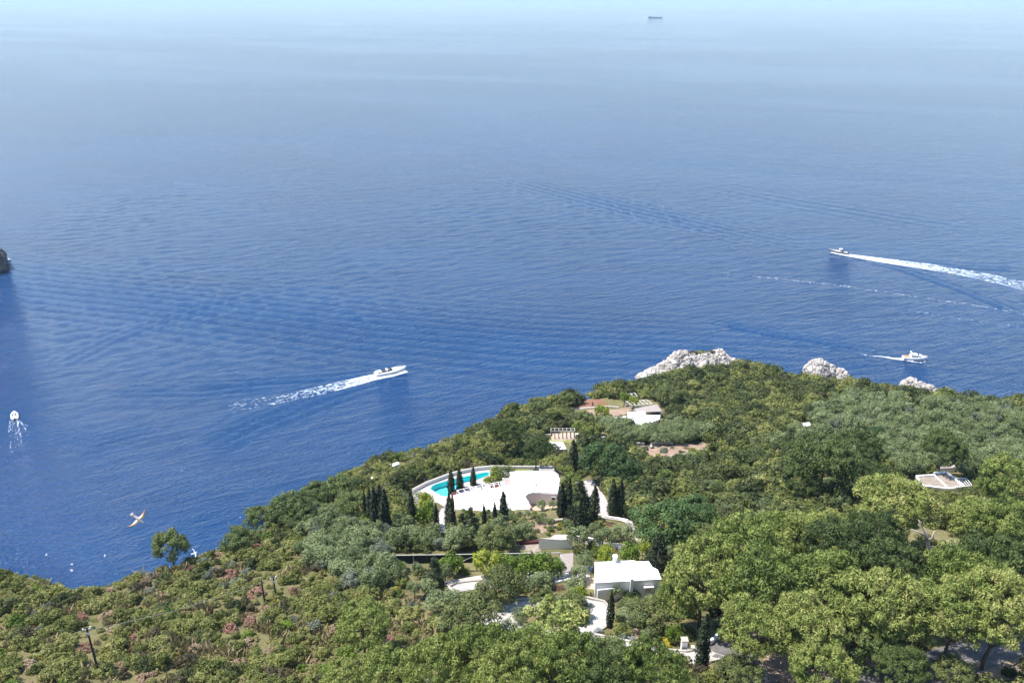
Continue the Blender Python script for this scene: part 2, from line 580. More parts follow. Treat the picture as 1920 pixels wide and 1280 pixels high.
rs = np.random.default_rng(5)
win = np.clip((SY - 150) / 40, 0, 1) * np.clip((860 - SY) / 160, 0, 1) * np.clip((430 - np.abs(SX)) / 60, 0, 1)
for i in range(26):                      # wind sea
    lam = rs.uniform(5.0, 16.0)
    a = R(118) + rs.normal(0, 0.42)
    SZ += 0.0007 * lam * np.sin(2 * np.pi * (SX * math.cos(a) + SY * math.sin(a)) / lam + rs.uniform(0, 6.28))
SZ *= 0.8 + 0.5 * np.sin(SX * 0.013 + 1) * np.sin(SY * 0.011)
for i, a in enumerate([([(-200, 505), (0, 540), (300, 572), (700, 622), (1000, 645), (1300, 655), (1560, 668), (1700, 690)], 9.5, 0.12, 44),
          ([(380, 215), (600, 250), (900, 320), (1200, 395), (1400, 440), (1575, 474)], 10.5, 0.15, 26),
          ([(1920, 505), (1800, 500), (1700, 491), (1600, 478)], 9.0, 0.22, 7),
          ([(1920, 590), (1800, 540), (1700, 506), (1600, 482)], 9.0, 0.22, 7),
          ([(1330, 600), (1450, 625), (1600, 648), (1690, 665)], 7.0, 0.22, 6),
          ([(1440, 705), (1540, 690), (1620, 680), (1690, 674)], 6.0, 0.16, 6),
          ([(330, 720), (470, 715), (600, 708), (735, 692)], 6.5, 0.2, 6),
          ([(380, 840), (470, 795), (600, 745), (735, 702)], 6.5, 0.26, 9),
          ([(300, 800), (180, 830), (80, 812), (34, 790)], 5.0, 0.16, 7),
          ([(100, 690), (200, 640), (330, 590), (480, 540)], 7.5, 0.14, 10),
          ([(200, 735), (380, 735), (560, 715)], 6.0, 0.14, 8),
          ([(1250, 330), (1500, 380), (1750, 420), (1920, 445)], 16.0, 0.10, 30)]):
    SZ += ((1.3, 1.6)[i] if i < 2 else 0.8) * train(*a)
SZ *= win
t = NT('sea_water')
pos = t.n('NewGeometry').outputs['Position']
slick = t.noise(0.0016, 3, 0.5, t.mapping(pos, (0, 0, R(20)), (0.55, 1.6, 1)), 0.6)
patch = t.noise(0.012, 3, 0.55, t.mapping(pos, (0, 0, R(12)), (0.6, 1.5, 1)), 0.4)
depthc = t.ramp(patch.outputs[0], [(0.3, (0.0026, 0.0310, 0.108)), (0.7, (0.0042, 0.0415, 0.134))])
t.l(depthc.outputs[0], t.b.inputs['Base Color'])
t.b.inputs['IOR'].default_value = 1.333
t.b.inputs['Roughness'].default_value = 0.075
t.b.inputs['Specular Tint'].default_value = (1, 1, 1, 1)
w1 = t.noise(0.30, 3, 0.6, t.mapping(pos, (0, 0, R(-24)), (0.34, 1.25, 1)), 0.3)
w2 = t.noise(1.0, 3, 0.6, t.mapping(pos, (0, 0, R(-34)), (0.42, 1.15, 1)), 0.3)
w3 = t.noise(0.075, 2, 0.5, t.mapping(pos, (0, 0, R(-20)), (0.4, 1.2, 1)), 0.3)
h = t.math('ADD', t.math('MULTIPLY', w1.outputs[0], 1.3), t.math('MULTIPLY', w2.outputs[0], 0.85))
h = t.math('ADD', h, t.math('MULTIPLY', w3.outputs[0], 0.9))
cd = t.n('CameraData') if False else None
sl = t.ramp(slick.outputs[0], [(0.38, (0.62, 0.62, 0.62)), (0.60, (1.12, 1.12, 1.12))])
h = t.math('MULTIPLY', h, sl.outputs[0])
t.l(t.bump(h, 1.0, 1.3), t.b.inputs['Normal'])
M['sea'] = t.mat
V = np.stack([SX, SY, SZ], -1).reshape(-1, 3)
nx, ny = len(sx), len(sy)
idx = np.arange(nx * ny).reshape(ny, nx)
quads = np.stack([idx[:-1, :-1], idx[:-1, 1:], idx[1:, 1:], idx[1:, :-1]], -1).reshape(-1, 4)
sea = link('sea', grid_mesh('sea', V, quads, M['sea']))
tag(sea, 'deep blue sea rippled by wind and boat waves', None, None, 'structure')

# ------------------------------------------------------------------ haze: one box of even air
hz = MB().box((0, 29000, 85), (124500, 65000, 215)).build('haze', bpy.data.materials.new('hazy_air'))
tag(hz, 'pale blue sea haze over the whole view', 'haze', None, 'stuff')
hm = hz.data.materials[0]
hm.use_nodes = True
ht = hm.node_tree
ht.nodes.clear()
ho = ht.nodes.new('ShaderNodeOutputMaterial')
pv = ht.nodes.new('ShaderNodeVolumePrincipled')
pv.inputs['Color'].default_value = (0.64, 0.87, 1.0, 1)
pv.inputs['Density'].default_value = 5.5e-5
pv.inputs['Anisotropy'].default_value = 0.0
ht.links.new(pv.outputs[0], ho.inputs['Volume'])

# ------------------------------------------------------------------ rocks
t = NT('white_limestone')
pos = t.n('NewGeometry').outputs['Position']
a = t.noise(0.35, 8, 0.7, pos)
b_ = t.n('TexVoronoi', feature='DISTANCE_TO_EDGE')
b_.inputs['Scale'].default_value = 0.42
t.l(t.mapping(pos, (0.4, 0.3, 0.5), (1, 1, 0.6)), b_.inputs['Vector'])
cr = t.ramp(b_.outputs[0], [(0.0, (0.30, 0.26, 0.23)), (0.10, (1, 1, 1))])
rk = t.ramp(a.outputs[0], [(0.30, (0.25, 0.22, 0.195)), (0.45, (0.46, 0.425, 0.39)), (0.70, (0.60, 0.565, 0.53))])
mx = t.n('MixRGB', blend_type='MULTIPLY')
mx.inputs[0].default_value = 0.8
t.l(rk.outputs[0], mx.inputs[1])
t.l(cr.outputs[0], mx.inputs[2])
t.l(mx.outputs[0], t.b.inputs['Base Color'])
t.b.inputs['Roughness'].default_value = 1.0
t.b.inputs['Specular IOR Level'].default_value = 0.1
t.l(t.bump(t.noise(0.9, 8, 0.75, pos).outputs[0], 1.0, 0.6), t.b.inputs['Normal'])
M['rock'] = t.mat
M['darkrock'] = surf('dark_stack_rock', (0.07, 0.06, 0.06), (0.20, 0.165, 0.15), 0.25, 1.0, 0.9, 0.6, 8.0)


def rock(name, lumps, mat, seed=0, rough=0.28, sub=5, freq=0.22):
    """lumps: (centre, radii, rz); each a craggy boulder, together one crag"""
    bm = bmesh.new()
    for k, (c, r, rz) in enumerate(lumps):
        geom = bmesh.ops.create_icosphere(bm, subdivisions=sub, radius=1.0)
        ca, sa = math.cos(rz), math.sin(rz)
        rm = sum(r) / 3
        for v in geom['verts']:
            d = v.co.copy()
            p = Vector((d.x * r[0], d.y * r[1], d.z * r[2]))
            q = (p + Vector(c)) * freq + Vector((seed * 7.1, 3.3 * k, seed))
            cell = noise.voronoi(Vector((q.x * 1.2, q.y * 1.2, q.z * 0.8)))[0]
            crack = max(0.0, 1.0 - (cell[1] - cell[0]) / 0.14)
            c2 = noise.voronoi(q * 3.1)[0]
            crack2 = max(0.0, 1.0 - (c2[1] - c2[0]) / 0.15)
            dsp = rm * (rough * 0.55 * (noise.ridged_multi_fractal(q * 1.1, 0.9, 2.2, 5, 1.0, 2.0) - 1.0) - 0.12 * crack - 0.05 * crack2)
            kz = 1.0 - 0.12 * max(0.0, d.z)
            p.x *= kz
            p.y *= kz
            p = p + d * dsp
            v.co = Vector((c[0] + p.x * ca - p.y * sa, c[1] + p.x * sa + p.y * ca, c[2] + p.z))
    me = bpy.data.meshes.new(name)
    bm.to_mesh(me)
    bm.free()
    me.materials.append(mat)
    return link(name, me)


def lump(u, v, w, hgt, dep=None, sink=0.35, rz=0.0, z=None):
    """boulder whose base is seen at pixel (u, v); w and hgt in metres"""
    p = ground(u, v) if z is None else plane(u, v, z)
    return ((p[0], p[1], p[2] + hgt * (0.5 - sink)), (w / 2, (dep or w) / 2, hgt * 0.75), rz)


crag = rock('limestone_crag', [lump(1216, 710, 11, 3, 9, z=30), lump(1238, 707, 18, 4.5, 12, z=30), lump(1258, 703, 18, 7.5, 13, z=30, rz=0.3),
                               lump(1277, 700, 16, 11.0, 14, 0.3, 0.4, z=30), lump(1300, 697, 24, 9.0, 15, z=30), lump(1326, 693, 24, 8.6, 15, z=31), lump(1347, 688, 11, 9.5, 11, z=31),
                               lump(1366, 688, 11, 5, 8, z=31), lump(1386, 690, 8, 2.6, 6, z=31)], M['rock'], 1, 0.26, 5, 0.17)
tag(crag, 'jagged white limestone crag at the tip of the headland', 'rock')
b1 = rock('limestone_boulder', [lump(1530, 712, 13, 9.0, 11, 0.2, 0.2, z=30), lump(1552, 714, 9, 7.5, 8, 0.2, z=29.5)], M['rock'], 2, 0.20, 5, 0.16)
tag(b1, 'big rounded pale boulder standing on the cliff edge', 'rock')
b1s = rock('limestone_boulder', [lump(1572, 718, 9, 6.5, 8, 0.2, z=29)], M['rock'], 4, 0.25, 4, 0.25)
tag(b1s, 'shaded smaller rock leaning at the foot of the big boulder', 'rock')
b2 = rock('limestone_outcrop', [lump(1705, 728, 8, 5.5, 7, z=34), lump(1722, 733, 8, 4.5, 7, z=34), lump(1740, 738, 8, 4.5, 6, z=34), lump(1752, 742, 4, 3.5, 4, z=34)], M['rock'], 3, 0.3, 4, 0.35)
tag(b2, 'low white rock outcrop showing over the bushes above the sea', 'rock')
for k, (u, v, w, hh, lab) in enumerate([(1137, 729, 3.5, 3, 'small white rock poking out of the cliff edge bushes'),
                                        (618, 908, 2.6, 2.6, 'pale tan rock on the cliff edge above the cypresses'),
                                        (706, 862, 2.2, 2.0, 'tiny white rock at the cliff edge beyond the small white roof'),
                                        (722, 852, 1.8, 1.6, 'grey white stone at the cliff brink among dry scrub'),
                                        (1487, 703, 3.0, 2.4, 'small pale stone left of the big boulder')]):
    r_ = rock('cliff_rock', [lump(u, v, w, hh)], M['rock'], 10 + k, 0.3, 3, 0.5)
    tag(r_, lab, 'rock')
sp_ = plane(-76, 520, 0)
st = rock('sea_stack', [((sp_[0], sp_[1] + 12, 4), (23, 24, 26), 0.0), ((sp_[0] - 14, sp_[1] + 16, 10), (22, 24, 36), 0.3)], M['darkrock'], 5, 0.24, 5, 0.09)
tag(st, 'dark sea stack rising from the water at the picture edge', 'rock')

# ------------------------------------------------------------------ foliage shapes
def leaf_cloud(rg, C, Rr, n, size, aspect=0.55, jit=0.8, up=0.35, zmin=-0.5, shell=0.72, axis=None, brush=0.0):
    """diamond leaves on the skins of many small puffs; returns verts, quads, tint"""
    N = len(C)
    k = N * n
    ci = np.repeat(np.arange(N), n)
    d = rg.normal(size=(k * 2, 3))
    d /= np.linalg.norm(d, axis=1)[:, None]
    d = d[d[:, 2] > zmin]
    while len(d) < k:
        d = np.concatenate([d, d])
    d = d[:k]
    P = C[ci] + d * Rr[ci] * (shell + (1.06 - shell) * rg.random((k, 1)))
    nrm = d + jit * rg.normal(size=(k, 3)) * 0.6 + np.array([0, 0, up])
    nrm /= np.linalg.norm(nrm, axis=1)[:, None] + 1e-9
    tg = rg.normal(size=(k, 3)) if axis is None else (np.array(axis) + 0.35 * rg.normal(size=(k, 3)))
    tg -= nrm * (tg * nrm).sum(1)[:, None]
    tg /= np.linalg.norm(tg, axis=1)[:, None] + 1e-9
    if brush:
        bm_ = rg.random(k) < brush
        t2 = d + np.array([0, 0, 0.5]) + 0.45 * rg.normal(size=(k, 3))
        t2 /= np.linalg.norm(t2, axis=1)[:, None]
        n2 = np.cross(t2, rg.normal(size=(k, 3)))
        n2 /= np.linalg.norm(n2, axis=1)[:, None] + 1e-9
        tg, nrm = np.where(bm_[:, None], t2, tg), np.where(bm_[:, None], n2, nrm)
    bt = np.cross(nrm, tg)
    s = size * (0.65 + 0.7 * rg.random((k, 1)))
    V = np.stack([P + tg * s, P + bt * s * aspect, P - tg * s, P - bt * s * aspect], 1).reshape(-1, 3)
    tint = np.clip(0.65 * rg.random(N)[ci] + 0.35 * rg.random(k), 0, 1)
    return V, tint


def leaf_mesh(name, V, tint, mat):
    Q = np.arange(len(V), dtype=np.int32).reshape(-1, 4)
    me = grid_mesh(name, V, Q, mat, False)
    a = me.attributes.new('tint', 'FLOAT', 'FACE')
    a.data.foreach_set('value', tint.astype(np.float32))
    return me


def envelope(rg, N, rx, rz, zc, lobes=6, inner=0.45, zmin=-0.45, amp=0.28):
    """puff centres filling the outer part of an uneven dome"""
    la = rg.random(lobes) * 6.28
    lz = rg.uniform(-0.2, 0.9, lobes)
    out = []
    while len(out) < N:
        d = rg.normal(size=3)
        d /= np.linalg.norm(d)
        if d[2] < zmin:
            continue
        best = max(d[0] * math.cos(a) * math.sqrt(1 - z * z) + d[1] * math.sin(a) * math.sqrt(1 - z * z) + d[2] * z for a, z in zip(la, lz))
        k = (1 - amp) + amp * max(0, (best - 0.55) / 0.45)
        r = (inner + (1 - inner) * rg.random() ** 0.5) * k
        out.append((d[0] * rx * r, d[1] * rx * r, zc + d[2] * rz * r))
    return np.array(out)


def trunk_mesh(rg, name, h, r0, targets, fork=0.45, mat=None, lean=0.06):
    mb = MB()
    pts = [Vector((0, 0, -1.5))]
    for i in range(5):
        q = (i + 1) / 5
        pts.append(Vector((rg.normal(0, lean) * h * q, rg.normal(0, lean) * h * q, h * q)))
    mb.tube(pts, [r0 * 1.25] + [r0 * (1 - 0.7 * (i + 1) / 5) for i in range(5)], 7)
    for tg in targets:
        k = int(rg.integers(2, 5))
        a = pts[k]
        b = Vector(tg)
        mid = a.lerp(b, 0.5) + Vector((0, 0, -0.08 * h))
        mb.tube([a, mid, b], [r0 * 0.42, r0 * 0.26, r0 * 0.09], 5, cap=False)
    return mb.mesh(name, mat or M['bark'], True)


KINDS = {}


def crown_kind(key, mats, count, fn, seed):
    """count shapes per material; each a (trunk mesh or None, crown mesh)"""
    KINDS[key] = {}
    for m in mats:
        L = []
        for i in range(count):
            rg = np.random.default_rng(seed * 100 + i)
            V, tint, tr = fn(rg)
            L.append((tr, leaf_mesh(key + '_crown', V, tint, M[m])))
        KINDS[key][m] = L


def f_pine(rg):
    C = envelope(rg, 150, 6.9, 4.9, 8.2, 10, 0.60, -0.25, 0.48)
    Rr = np.stack([rg.uniform(0.5, 1.2, len(C))] * 3, 1) * np.array([1, 1, 0.72])
    V, t_ = leaf_cloud(rg, C, Rr, 115, 0.27, 0.30, 0.5, 0.25, -0.55, brush=0.4)
    order = rg.permutation(len(C))[:9]
    return V, t_, trunk_mesh(rg, 'pine_trunk', 8.5, 0.34, C[order], lean=0.05)


def f_oak(rg):
    C = envelope(rg, 60, 5.4, 3.4, 5.0, 7, 0.5, -0.4, 0.22)
    Rr = np.stack([rg.uniform(0.9, 1.5, len(C))] * 3, 1) * np.array([1, 1, 0.8])
    V, t_ = leaf_cloud(rg, C, Rr, 130, 0.22, 0.6, 0.55, 0.25)
    return V, t_, trunk_mesh(rg, 'oak_trunk', 4.8, 0.30, C[rg.permutation(len(C))[:8]])


def f_open(rg):
    C = envelope(rg, 46, 5.6, 2.4, 5.0, 8, 0.55, -0.25, 0.35)
    Rr = np.stack([rg.uniform(0.7, 1.15, len(C))] * 3, 1) * np.array([1, 1, 0.7])
    V, t_ = leaf_cloud(rg, C, Rr, 80, 0.26, 0.6, 0.9, 0.3)
    return V, t_, trunk_mesh(rg, 'oak_trunk', 4.2, 0.34, C[rg.permutation(len(C))[:14]], lean=0.1)


def f_olive(rg):
    C = envelope(rg, 26, 2.3, 1.7, 2.6, 6, 0.4, -0.5, 0.3)
    Rr = np.stack([rg.uniform(0.55, 0.95, len(C))] * 3, 1)
    V, t_ = leaf_cloud(rg, C, Rr, 66, 0.19, 0.45, 0.6, 0.2, -0.6)
    return V, t_, trunk_mesh(rg, 'olive_trunk', 2.4, 0.17, C[rg.permutation(len(C))[:6]], lean=0.09)


def f_citrus(rg):
    C = envelope(rg, 26, 1.9, 1.7, 2.4, 5, 0.5, -0.6, 0.12)
    Rr = np.stack([rg.uniform(0.55, 0.85, len(C))] * 3, 1)
    V, t_ = leaf_cloud(rg, C, Rr, 62, 0.18, 0.6, 0.8, 0.3, -0.7)
    return V, t_, trunk_mesh(rg, 'citrus_trunk', 2.0, 0.12, C[rg.permutation(len(C))[:5]])


def f_cypress(rg):
    k = 44
    q = np.linspace(0.02, 0.97, k)
    prof = np.sin(np.clip(q * 1.02 + 0.06, 0, 1) ** 0.75 * math.pi) ** 0.62 * 0.82 + 0.05
    C = np.stack([rg.normal(0, 0.07, k), rg.normal(0, 0.07, k), q * 10], 1)
    Rr = np.stack([prof, prof, np.full(k, 0.34)], 1) * rg.uniform(0.86, 1.1, (k, 1))
    V, t_ = leaf_cloud(rg, C, Rr, 46, 0.26, 0.36, 0.6, 0.3, -1.1, 0.80, axis=(0, 0, 1))
    mb = MB().tube([(0, 0, -1.5), (0, 0, 1.2), (0, 0, 6)], [0.18, 0.16, 0.05], 6)
    return V, t_, mb.mesh('cypress_trunk', M['bark'], True)


def f_conifer(rg):
    C, Rr = [], []
    for q in np.linspace(0.06, 0.97, 15):
        rad = 2.6 * (1 - q) ** 0.8 + 0.12
        for j in range(max(2, int(9 * (1 - q)) + 1)):
            a = rg.random() * 6.28
            rr = rad * rg.uniform(0.45, 0.95)
            C.append((math.cos(a) * rr, math.sin(a) * rr, q * 10 + rg.normal(0, 0.2)))
            s = 0.45 + 0.4 * (1 - q)
            Rr.append((s * 1.15, s * 1.15, s * 0.75))
    V, t_ = leaf_cloud(rg, np.array(C), np.array(Rr), 42, 0.24, 0.4, 0.9, 0.1, -0.8)
    mb = MB().tube([(0, 0, -1.5), (0, 0, 2), (0, 0, 9)], [0.24, 0.2, 0.04], 6)
    return V, t_, mb.mesh('conifer_trunk', M['bark'], True)


def f_bush(rg):
    C = envelope(rg, 24, 1.55, 1.1, 0.75, 6, 0.40, -0.2, 0.40)
    Rr = np.stack([rg.uniform(0.34, 0.70, len(C))] * 3, 1) * np.array([1, 1, 0.85])
    V, t_ = leaf_cloud(rg, C, Rr, 52, 0.16, 0.58, 0.55, 0.25, -0.6)
    V[:, 2] -= 0.15
    return V, t_, None


def f_ball(rg):
    C = envelope(rg, 24, 1.15, 0.95, 0.7, 3, 0.75, -0.3, 0.04)
    Rr = np.full((len(C), 3), 0.36)
    V, t_ = leaf_cloud(rg, C, Rr, 40, 0.12, 0.6, 0.5, 0.3, -0.3)
    V[:, 2] -= 0.1
    return V, t_, None


def f_spurge(rg):
    C = envelope(rg, 46, 1.15, 0.66, 0.34, 3, 0.72, 0.0, 0.12)
    Rr = np.stack([rg.uniform(0.14, 0.24, len(C))] * 3, 1)
    V, t_ = leaf_cloud(rg, C, Rr, 20, 0.09, 0.7, 0.6, 0.6, -0.2)
    V[:, 2] -= 0.1
    return V, t_, None


def f_tuft(rg):
    k = 70
    a = rg.random(k) * 6.28
    r = rg.random(k) ** 0.5 * 0.9
    P = np.stack([np.cos(a) * r, np.sin(a) * r, np.full(k, -0.05)], 1)
    top = P + np.stack([rg.normal(0, 0.25, k), rg.normal(0, 0.25, k), rg.uniform(0.3, 0.75, k)], 1)
    w = np.stack([np.cos(a * 3), np.sin(a * 3), np.zeros(k)], 1) * 0.13
    V = np.stack([P - w, P + w, top + w * 0.4, top - w * 0.4], 1).reshape(-1, 3)
    return V, rg.random(k), None


crown_kind('pine', ['pine', 'pinedark'], 6, f_pine, 1)
crown_kind('oak', ['oak', 'carob', 'pinedark'], 4, f_oak, 2)
crown_kind('open', ['pine'], 2, f_open, 3)
crown_kind('olive', ['olive', 'grey'], 6, f_olive, 4)
crown_kind('citrus', ['lemon', 'lime'], 4, f_citrus, 5)
crown_kind('cypress', ['cypress'], 4, f_cypress, 6)
crown_kind('conifer', ['cypress', 'pinedark'], 2, f_conifer, 7)
crown_kind('bush', ['maquis', 'maquislight', 'maquisdark', 'maquisbrown', 'grey', 'lemon', 'lime', 'yellow', 'olive', 'hedge'], 5, f_bush, 8)
crown_kind('ball', ['hedge', 'silver'], 2, f_ball, 9)
crown_kind('spurge', ['spurge', 'spurgetan'], 3, f_spurge, 10)
crown_kind('tuft', ['straw'], 3, f_tuft, 11)

PLACED = []       # (x, y, radius) of trees already standing
rnd = random.Random(11)


def put(name, key, mat, loc, sc, label, cat, group=None, rz=None, var=None):
    """a tree (> trunk, crown) or a bush of one mesh"""
    L = KINDS[key][mat]
    tr, cr = L[rnd.randrange(len(L)) if var is None else var % len(L)]
    s = (sc, sc, sc) if np.isscalar(sc) else sc
    rz = rnd.uniform(0, 6.28) if rz is None else rz
    if tr is None:
        o = link(name, cr)
    else:
        o = empty(name)
        link('trunk', tr, o)
        link('crown', cr, o)
    o.location, o.rotation_euler, o.scale = loc, (0, 0, rz), s
    tag(o, label, cat, group)
    return o


def put_crown(name, key, mat, u, v, wpx, base_w, hc, label, cat, group=None, zs=1.0, var=None):
    """a tree whose crown centre is seen at (u, v) with width wpx"""
    s = 1.0
    for _ in range(3):
        p = ground(u, v, hc * s * zs)
        dep = project(np.array(p))[2]
        s = wpx / FPX * dep / base_w
    PLACED.append((p[0], p[1], 0.42 * base_w * s))
    return put(name, key, mat, tuple(p), (s, s, s * zs), label, cat, group, var=var)


def put_tall(name, key, mat, u, vt, vb, label, cat, group=None, base_h=10.0, wid=1.0):
    """a slim tree seen from its foot (u, vb) to its tip vt"""
    p = ground(u, vb)
    lo, hi = 1.0, 30.0
    for _ in range(30):
        m = (lo + hi) / 2
        if project(p + np.array([0, 0, m]))[1] > vt:
            lo = m
        else:
            hi = m
    s = lo / base_h
    PLACED.append((p[0], p[1], 1.0))
    w = s * wid
    return put(name, key, mat, tuple(p), (w, w, s), label, cat, group)

# ------------------------------------------------------------------ draped ground cover: roads, paths, plots
def smooth_line(P, step=1.2):
    P = [np.array(p[:2]) for p in P]
    P = [2 * P[0] - P[1]] + P + [2 * P[-1] - P[-2]]
    out = []
    for i in range(1, len(P) - 2):
        n = max(2, int(np.linalg.norm(P[i + 1] - P[i]) / step))
        for k in range(n):
            q = k / n
            out.append(0.5 * (2 * P[i] + (P[i + 1] - P[i - 1]) * q + (2 * P[i - 1] - 5 * P[i] + 4 * P[i + 1] - P[i + 2]) * q ** 2
                              + (3 * P[i] - P[i - 1] - 3 * P[i + 1] + P[i + 2]) * q ** 3))
    out.append(P[-2])
    return out


ROADS = []


def strip(name, pts, width, mat, lift=0.16, kerb=None):
    L = smooth_line([ground(u, v) for u, v in pts])
    mb = MB()
    rows = []
    for i, p in enumerate(L):
        d = L[min(i + 1, len(L) - 1)] - L[max(i - 1, 0)]
        d = d / (np.linalg.norm(d) + 1e-9)
        s = np.array([-d[1], d[0]])
        row = []
        for k in range(7):
            q = p + s * width * (k / 6 - 0.5)
            row.append(q)
        rows.append(row)
        ROADS.append((p[0], p[1], width / 2 + 0.6))
    rows = np.array(rows)
    zz = H(rows[..., 0], rows[..., 1])
    zm = zz.mean(1, keepdims=True)
    zz = np.maximum(0.6 * zm + 0.4 * zz, zz) + lift
    V = np.concatenate([rows, zz[..., None]], -1)
    n = len(L)
    idx = np.arange(n * 7).reshape(n, 7)
    Q = np.stack([idx[:-1, :-1], idx[:-1, 1:], idx[1:, 1:], idx[1:, :-1]], -1).reshape(-1, 4)
    o = link(name, grid_mesh(name, V.reshape(-1, 3), Q, mat))
    o['kind'] = 'structure'
    if kerb:
        for side in (0, 6):
            pts3 = [tuple(V[i, side]) for i in range(0, n, 2)]
            kb = MB()
            for a, b in zip(pts3[:-1], pts3[1:]):
                kb.bar((a[0], a[1], a[2] + 0.1), (b[0], b[1], b[2] + 0.1), 0.35, kerb)
            kb.build('kerb', M['stone'], o)
    return o


def patch(name, pts, mat, lift=0.14, step=0.8):
    poly = np.array([ground(u, v)[:2] for u, v in pts])
    x0, y0 = poly.min(0) - 1
    x1, y1 = poly.max(0) + 1
    ax, ay = np.arange(x0, x1, step), np.arange(y0, y1, step)
    A, B = np.meshgrid(ax, ay)
    d = polydist(poly, A, B)
    zz = H(A, B) + lift + np.clip(d, -1, 0) * 0.4
    n, m = A.shape
    idx = np.arange(n * m).reshape(n, m)
    Q = np.stack([idx[:-1, :-1], idx[:-1, 1:], idx[1:, 1:], idx[1:, :-1]], -1).reshape(-1, 4)
    Q = Q[(d.reshape(-1)[Q] > -0.5).all(1)]
    used, inv = np.unique(Q, return_inverse=True)
    V = np.stack([A, B, zz], -1).reshape(-1, 3)[used]
    o = link(name, grid_mesh(name, V, inv.reshape(-1, 4), mat))
    o['kind'] = 'structure'
    return o


strip('driveway', [(925, 1175), (932, 1155), (950, 1143), (985, 1139), (1030, 1137), (1075, 1133), (1105, 1132), (1122, 1142), (1126, 1158), (1112, 1174), (1090, 1186)], 4.0, M['drive'], kerb=0.3)
strip('driveway', [(940, 1160), (955, 1182), (990, 1190), (1040, 1194), (1090, 1201), (1150, 1215), (1210, 1227), (1270, 1238), (1315, 1236), (1340, 1226)], 3.6, M['drive'], kerb=0.3)
strip('road', [(1325, 1222), (1350, 1222), (1378, 1232), (1400, 1255), (1420, 1285), (1432, 1310)], 5.6, M['asphalt'])
strip('road', [(1440, 1330), (1560, 1300), (1680, 1276), (1740, 1258), (1800, 1238), (1870, 1215), (1960, 1190)], 6.0, M['asphalt'])
strip('garden_path', [(1094, 903), (1106, 915), (1119, 934), (1127, 952), (1134, 968)], 4.2, M['deck'])
strip('garden_path', [(1128, 970), (1155, 974), (1178, 980), (1186, 995), (1196, 1006), (1212, 1030)], 1.8, M['deck'])
strip('garden_path', [(1104, 795), (1112, 803), (1124, 814), (1138, 828)], 1.3, M['deck'])
strip('garden_path', [(840, 1104), (870, 1098), (905, 1093), (960, 1087), (1010, 1084), (1060, 1082), (1105, 1078)], 4.4, M['drive'])
strip('garden_path', [(1070, 768), (1100, 765), (1135, 762), (1160, 764)], 1.1, M['deck'])
strip('garden_path', [(1080, 1012), (1130, 1022), (1190, 1030), (1215, 1040)], 2.4, M['drive'])
strip('garden_path', [(822, 1000), (828, 980), (838, 962), (852, 948)], 3.4, M['deck'])
patch('soil', [(1182, 838), (1230, 834), (1300, 834), (1350, 836), (1345, 850), (1300, 864), (1240, 874), (1200, 866)], M['soil'])
patch('soil', [(1300, 842), (1318, 818), (1328, 822), (1355, 838), (1340, 850)], M['soil'], 0.2)
patch('soil', [(1080, 765), (1082, 751), (1130, 748), (1140, 762)], M['redsoil'])
patch('soil', [(1088, 779), (1100, 769), (1185, 762), (1180, 775), (1140, 784)], M['soil'])
patch('soil', [(1170, 1195), (1190, 1170), (1250, 1175), (1255, 1205), (1215, 1212)], M['soil'])
patch('soil', [(1420, 920), (1450, 905), (1480, 912), (1475, 945), (1440, 955), (1415, 940)], M['soil'])
patch('soil', [(985, 978), (1040, 975), (1060, 990), (1000, 1004)], M['soil'])
patch('soil', [(760, 1170), (850, 1150), (900, 1172), (830, 1195)], M['soil'])
patch('soil', [(1420, 1282), (1440, 1215), (1560, 1205), (1640, 1240), (1640, 1275)], M['soil'])
patch('soil', [(1780, 1270), (1820, 1235), (1920, 1225), (1940, 1275)], M['soil'])
patch('soil', [(1762, 1018), (1785, 1010), (1800, 1020), (1778, 1032)], M['soil'])
patch('soil', [(1358, 852), (1362, 838), (1392, 836), (1394, 850)], M['soil'])
patch('lawn', [(1002, 822), (1080, 824), (1085, 834), (1000, 834)], M['lawn'])


def wall_run(name, pts, z, h, thick, mat, label, cat='wall', cap=None):
    """a wall along pixels on a level z, or on the ground when z is None"""
    P = [plane(u, v, z) if z is not None else ground(u, v) for u, v in pts]
    mb = MB()
    for a, b in zip(P[:-1], P[1:]):
        za, zb = a[2], b[2]
        mb.bar((a[0], a[1], za + h / 2 - 0.6), (b[0], b[1], zb + h / 2 - 0.6), thick, h + 1.2)
    o = mb.build(name, mat)
    tag(o, label, cat)
    if cap:
        mc = MB()
        for a, b in zip(P[:-1], P[1:]):
            mc.bar((a[0], a[1], a[2] + h + 0.04), (b[0], b[1], b[2] + h + 0.04), thick + 0.14, 0.1)
        mc.build('coping', cap, o)
    return o


# ------------------------------------------------------------------ the villa
def scaled(poly, k):
    c = np.mean(np.array(poly), 0)
    return [tuple(c + (np.array(p) - c) * k) for p in poly]


def vault(mb, p, q, w, h, n=10):
    """a barrel vault from p to q with rounded ends"""
    p, q = np.array(p), np.array(q)
    d = (q - p) / np.linalg.norm(q - p)
    s = np.array([-d[1], d[0], 0])
    L = np.linalg.norm(q - p)
    rows = []
    for i in range(9):
        x = i / 8
        e = min(1, max(0.0, 1 - (2 * abs(x - 0.5)) ** 6)) ** 0.5
        rows.append([p + d * L * x + s * (w / 2) * math.cos(math.pi * k / n) * max(e, 0.15) + np.array([0, 0, h * math.sin(math.pi * k / n) * e]) for k in range(n + 1)])
    V = [tuple(a) for r in rows for a in r]
    F_ = [[i * (n + 1) + k, i * (n + 1) + k + 1, (i + 1) * (n + 1) + k + 1, (i + 1) * (n + 1) + k] for i in range(8) for k in range(n)]
    mb.add(V, F_)
    return mb


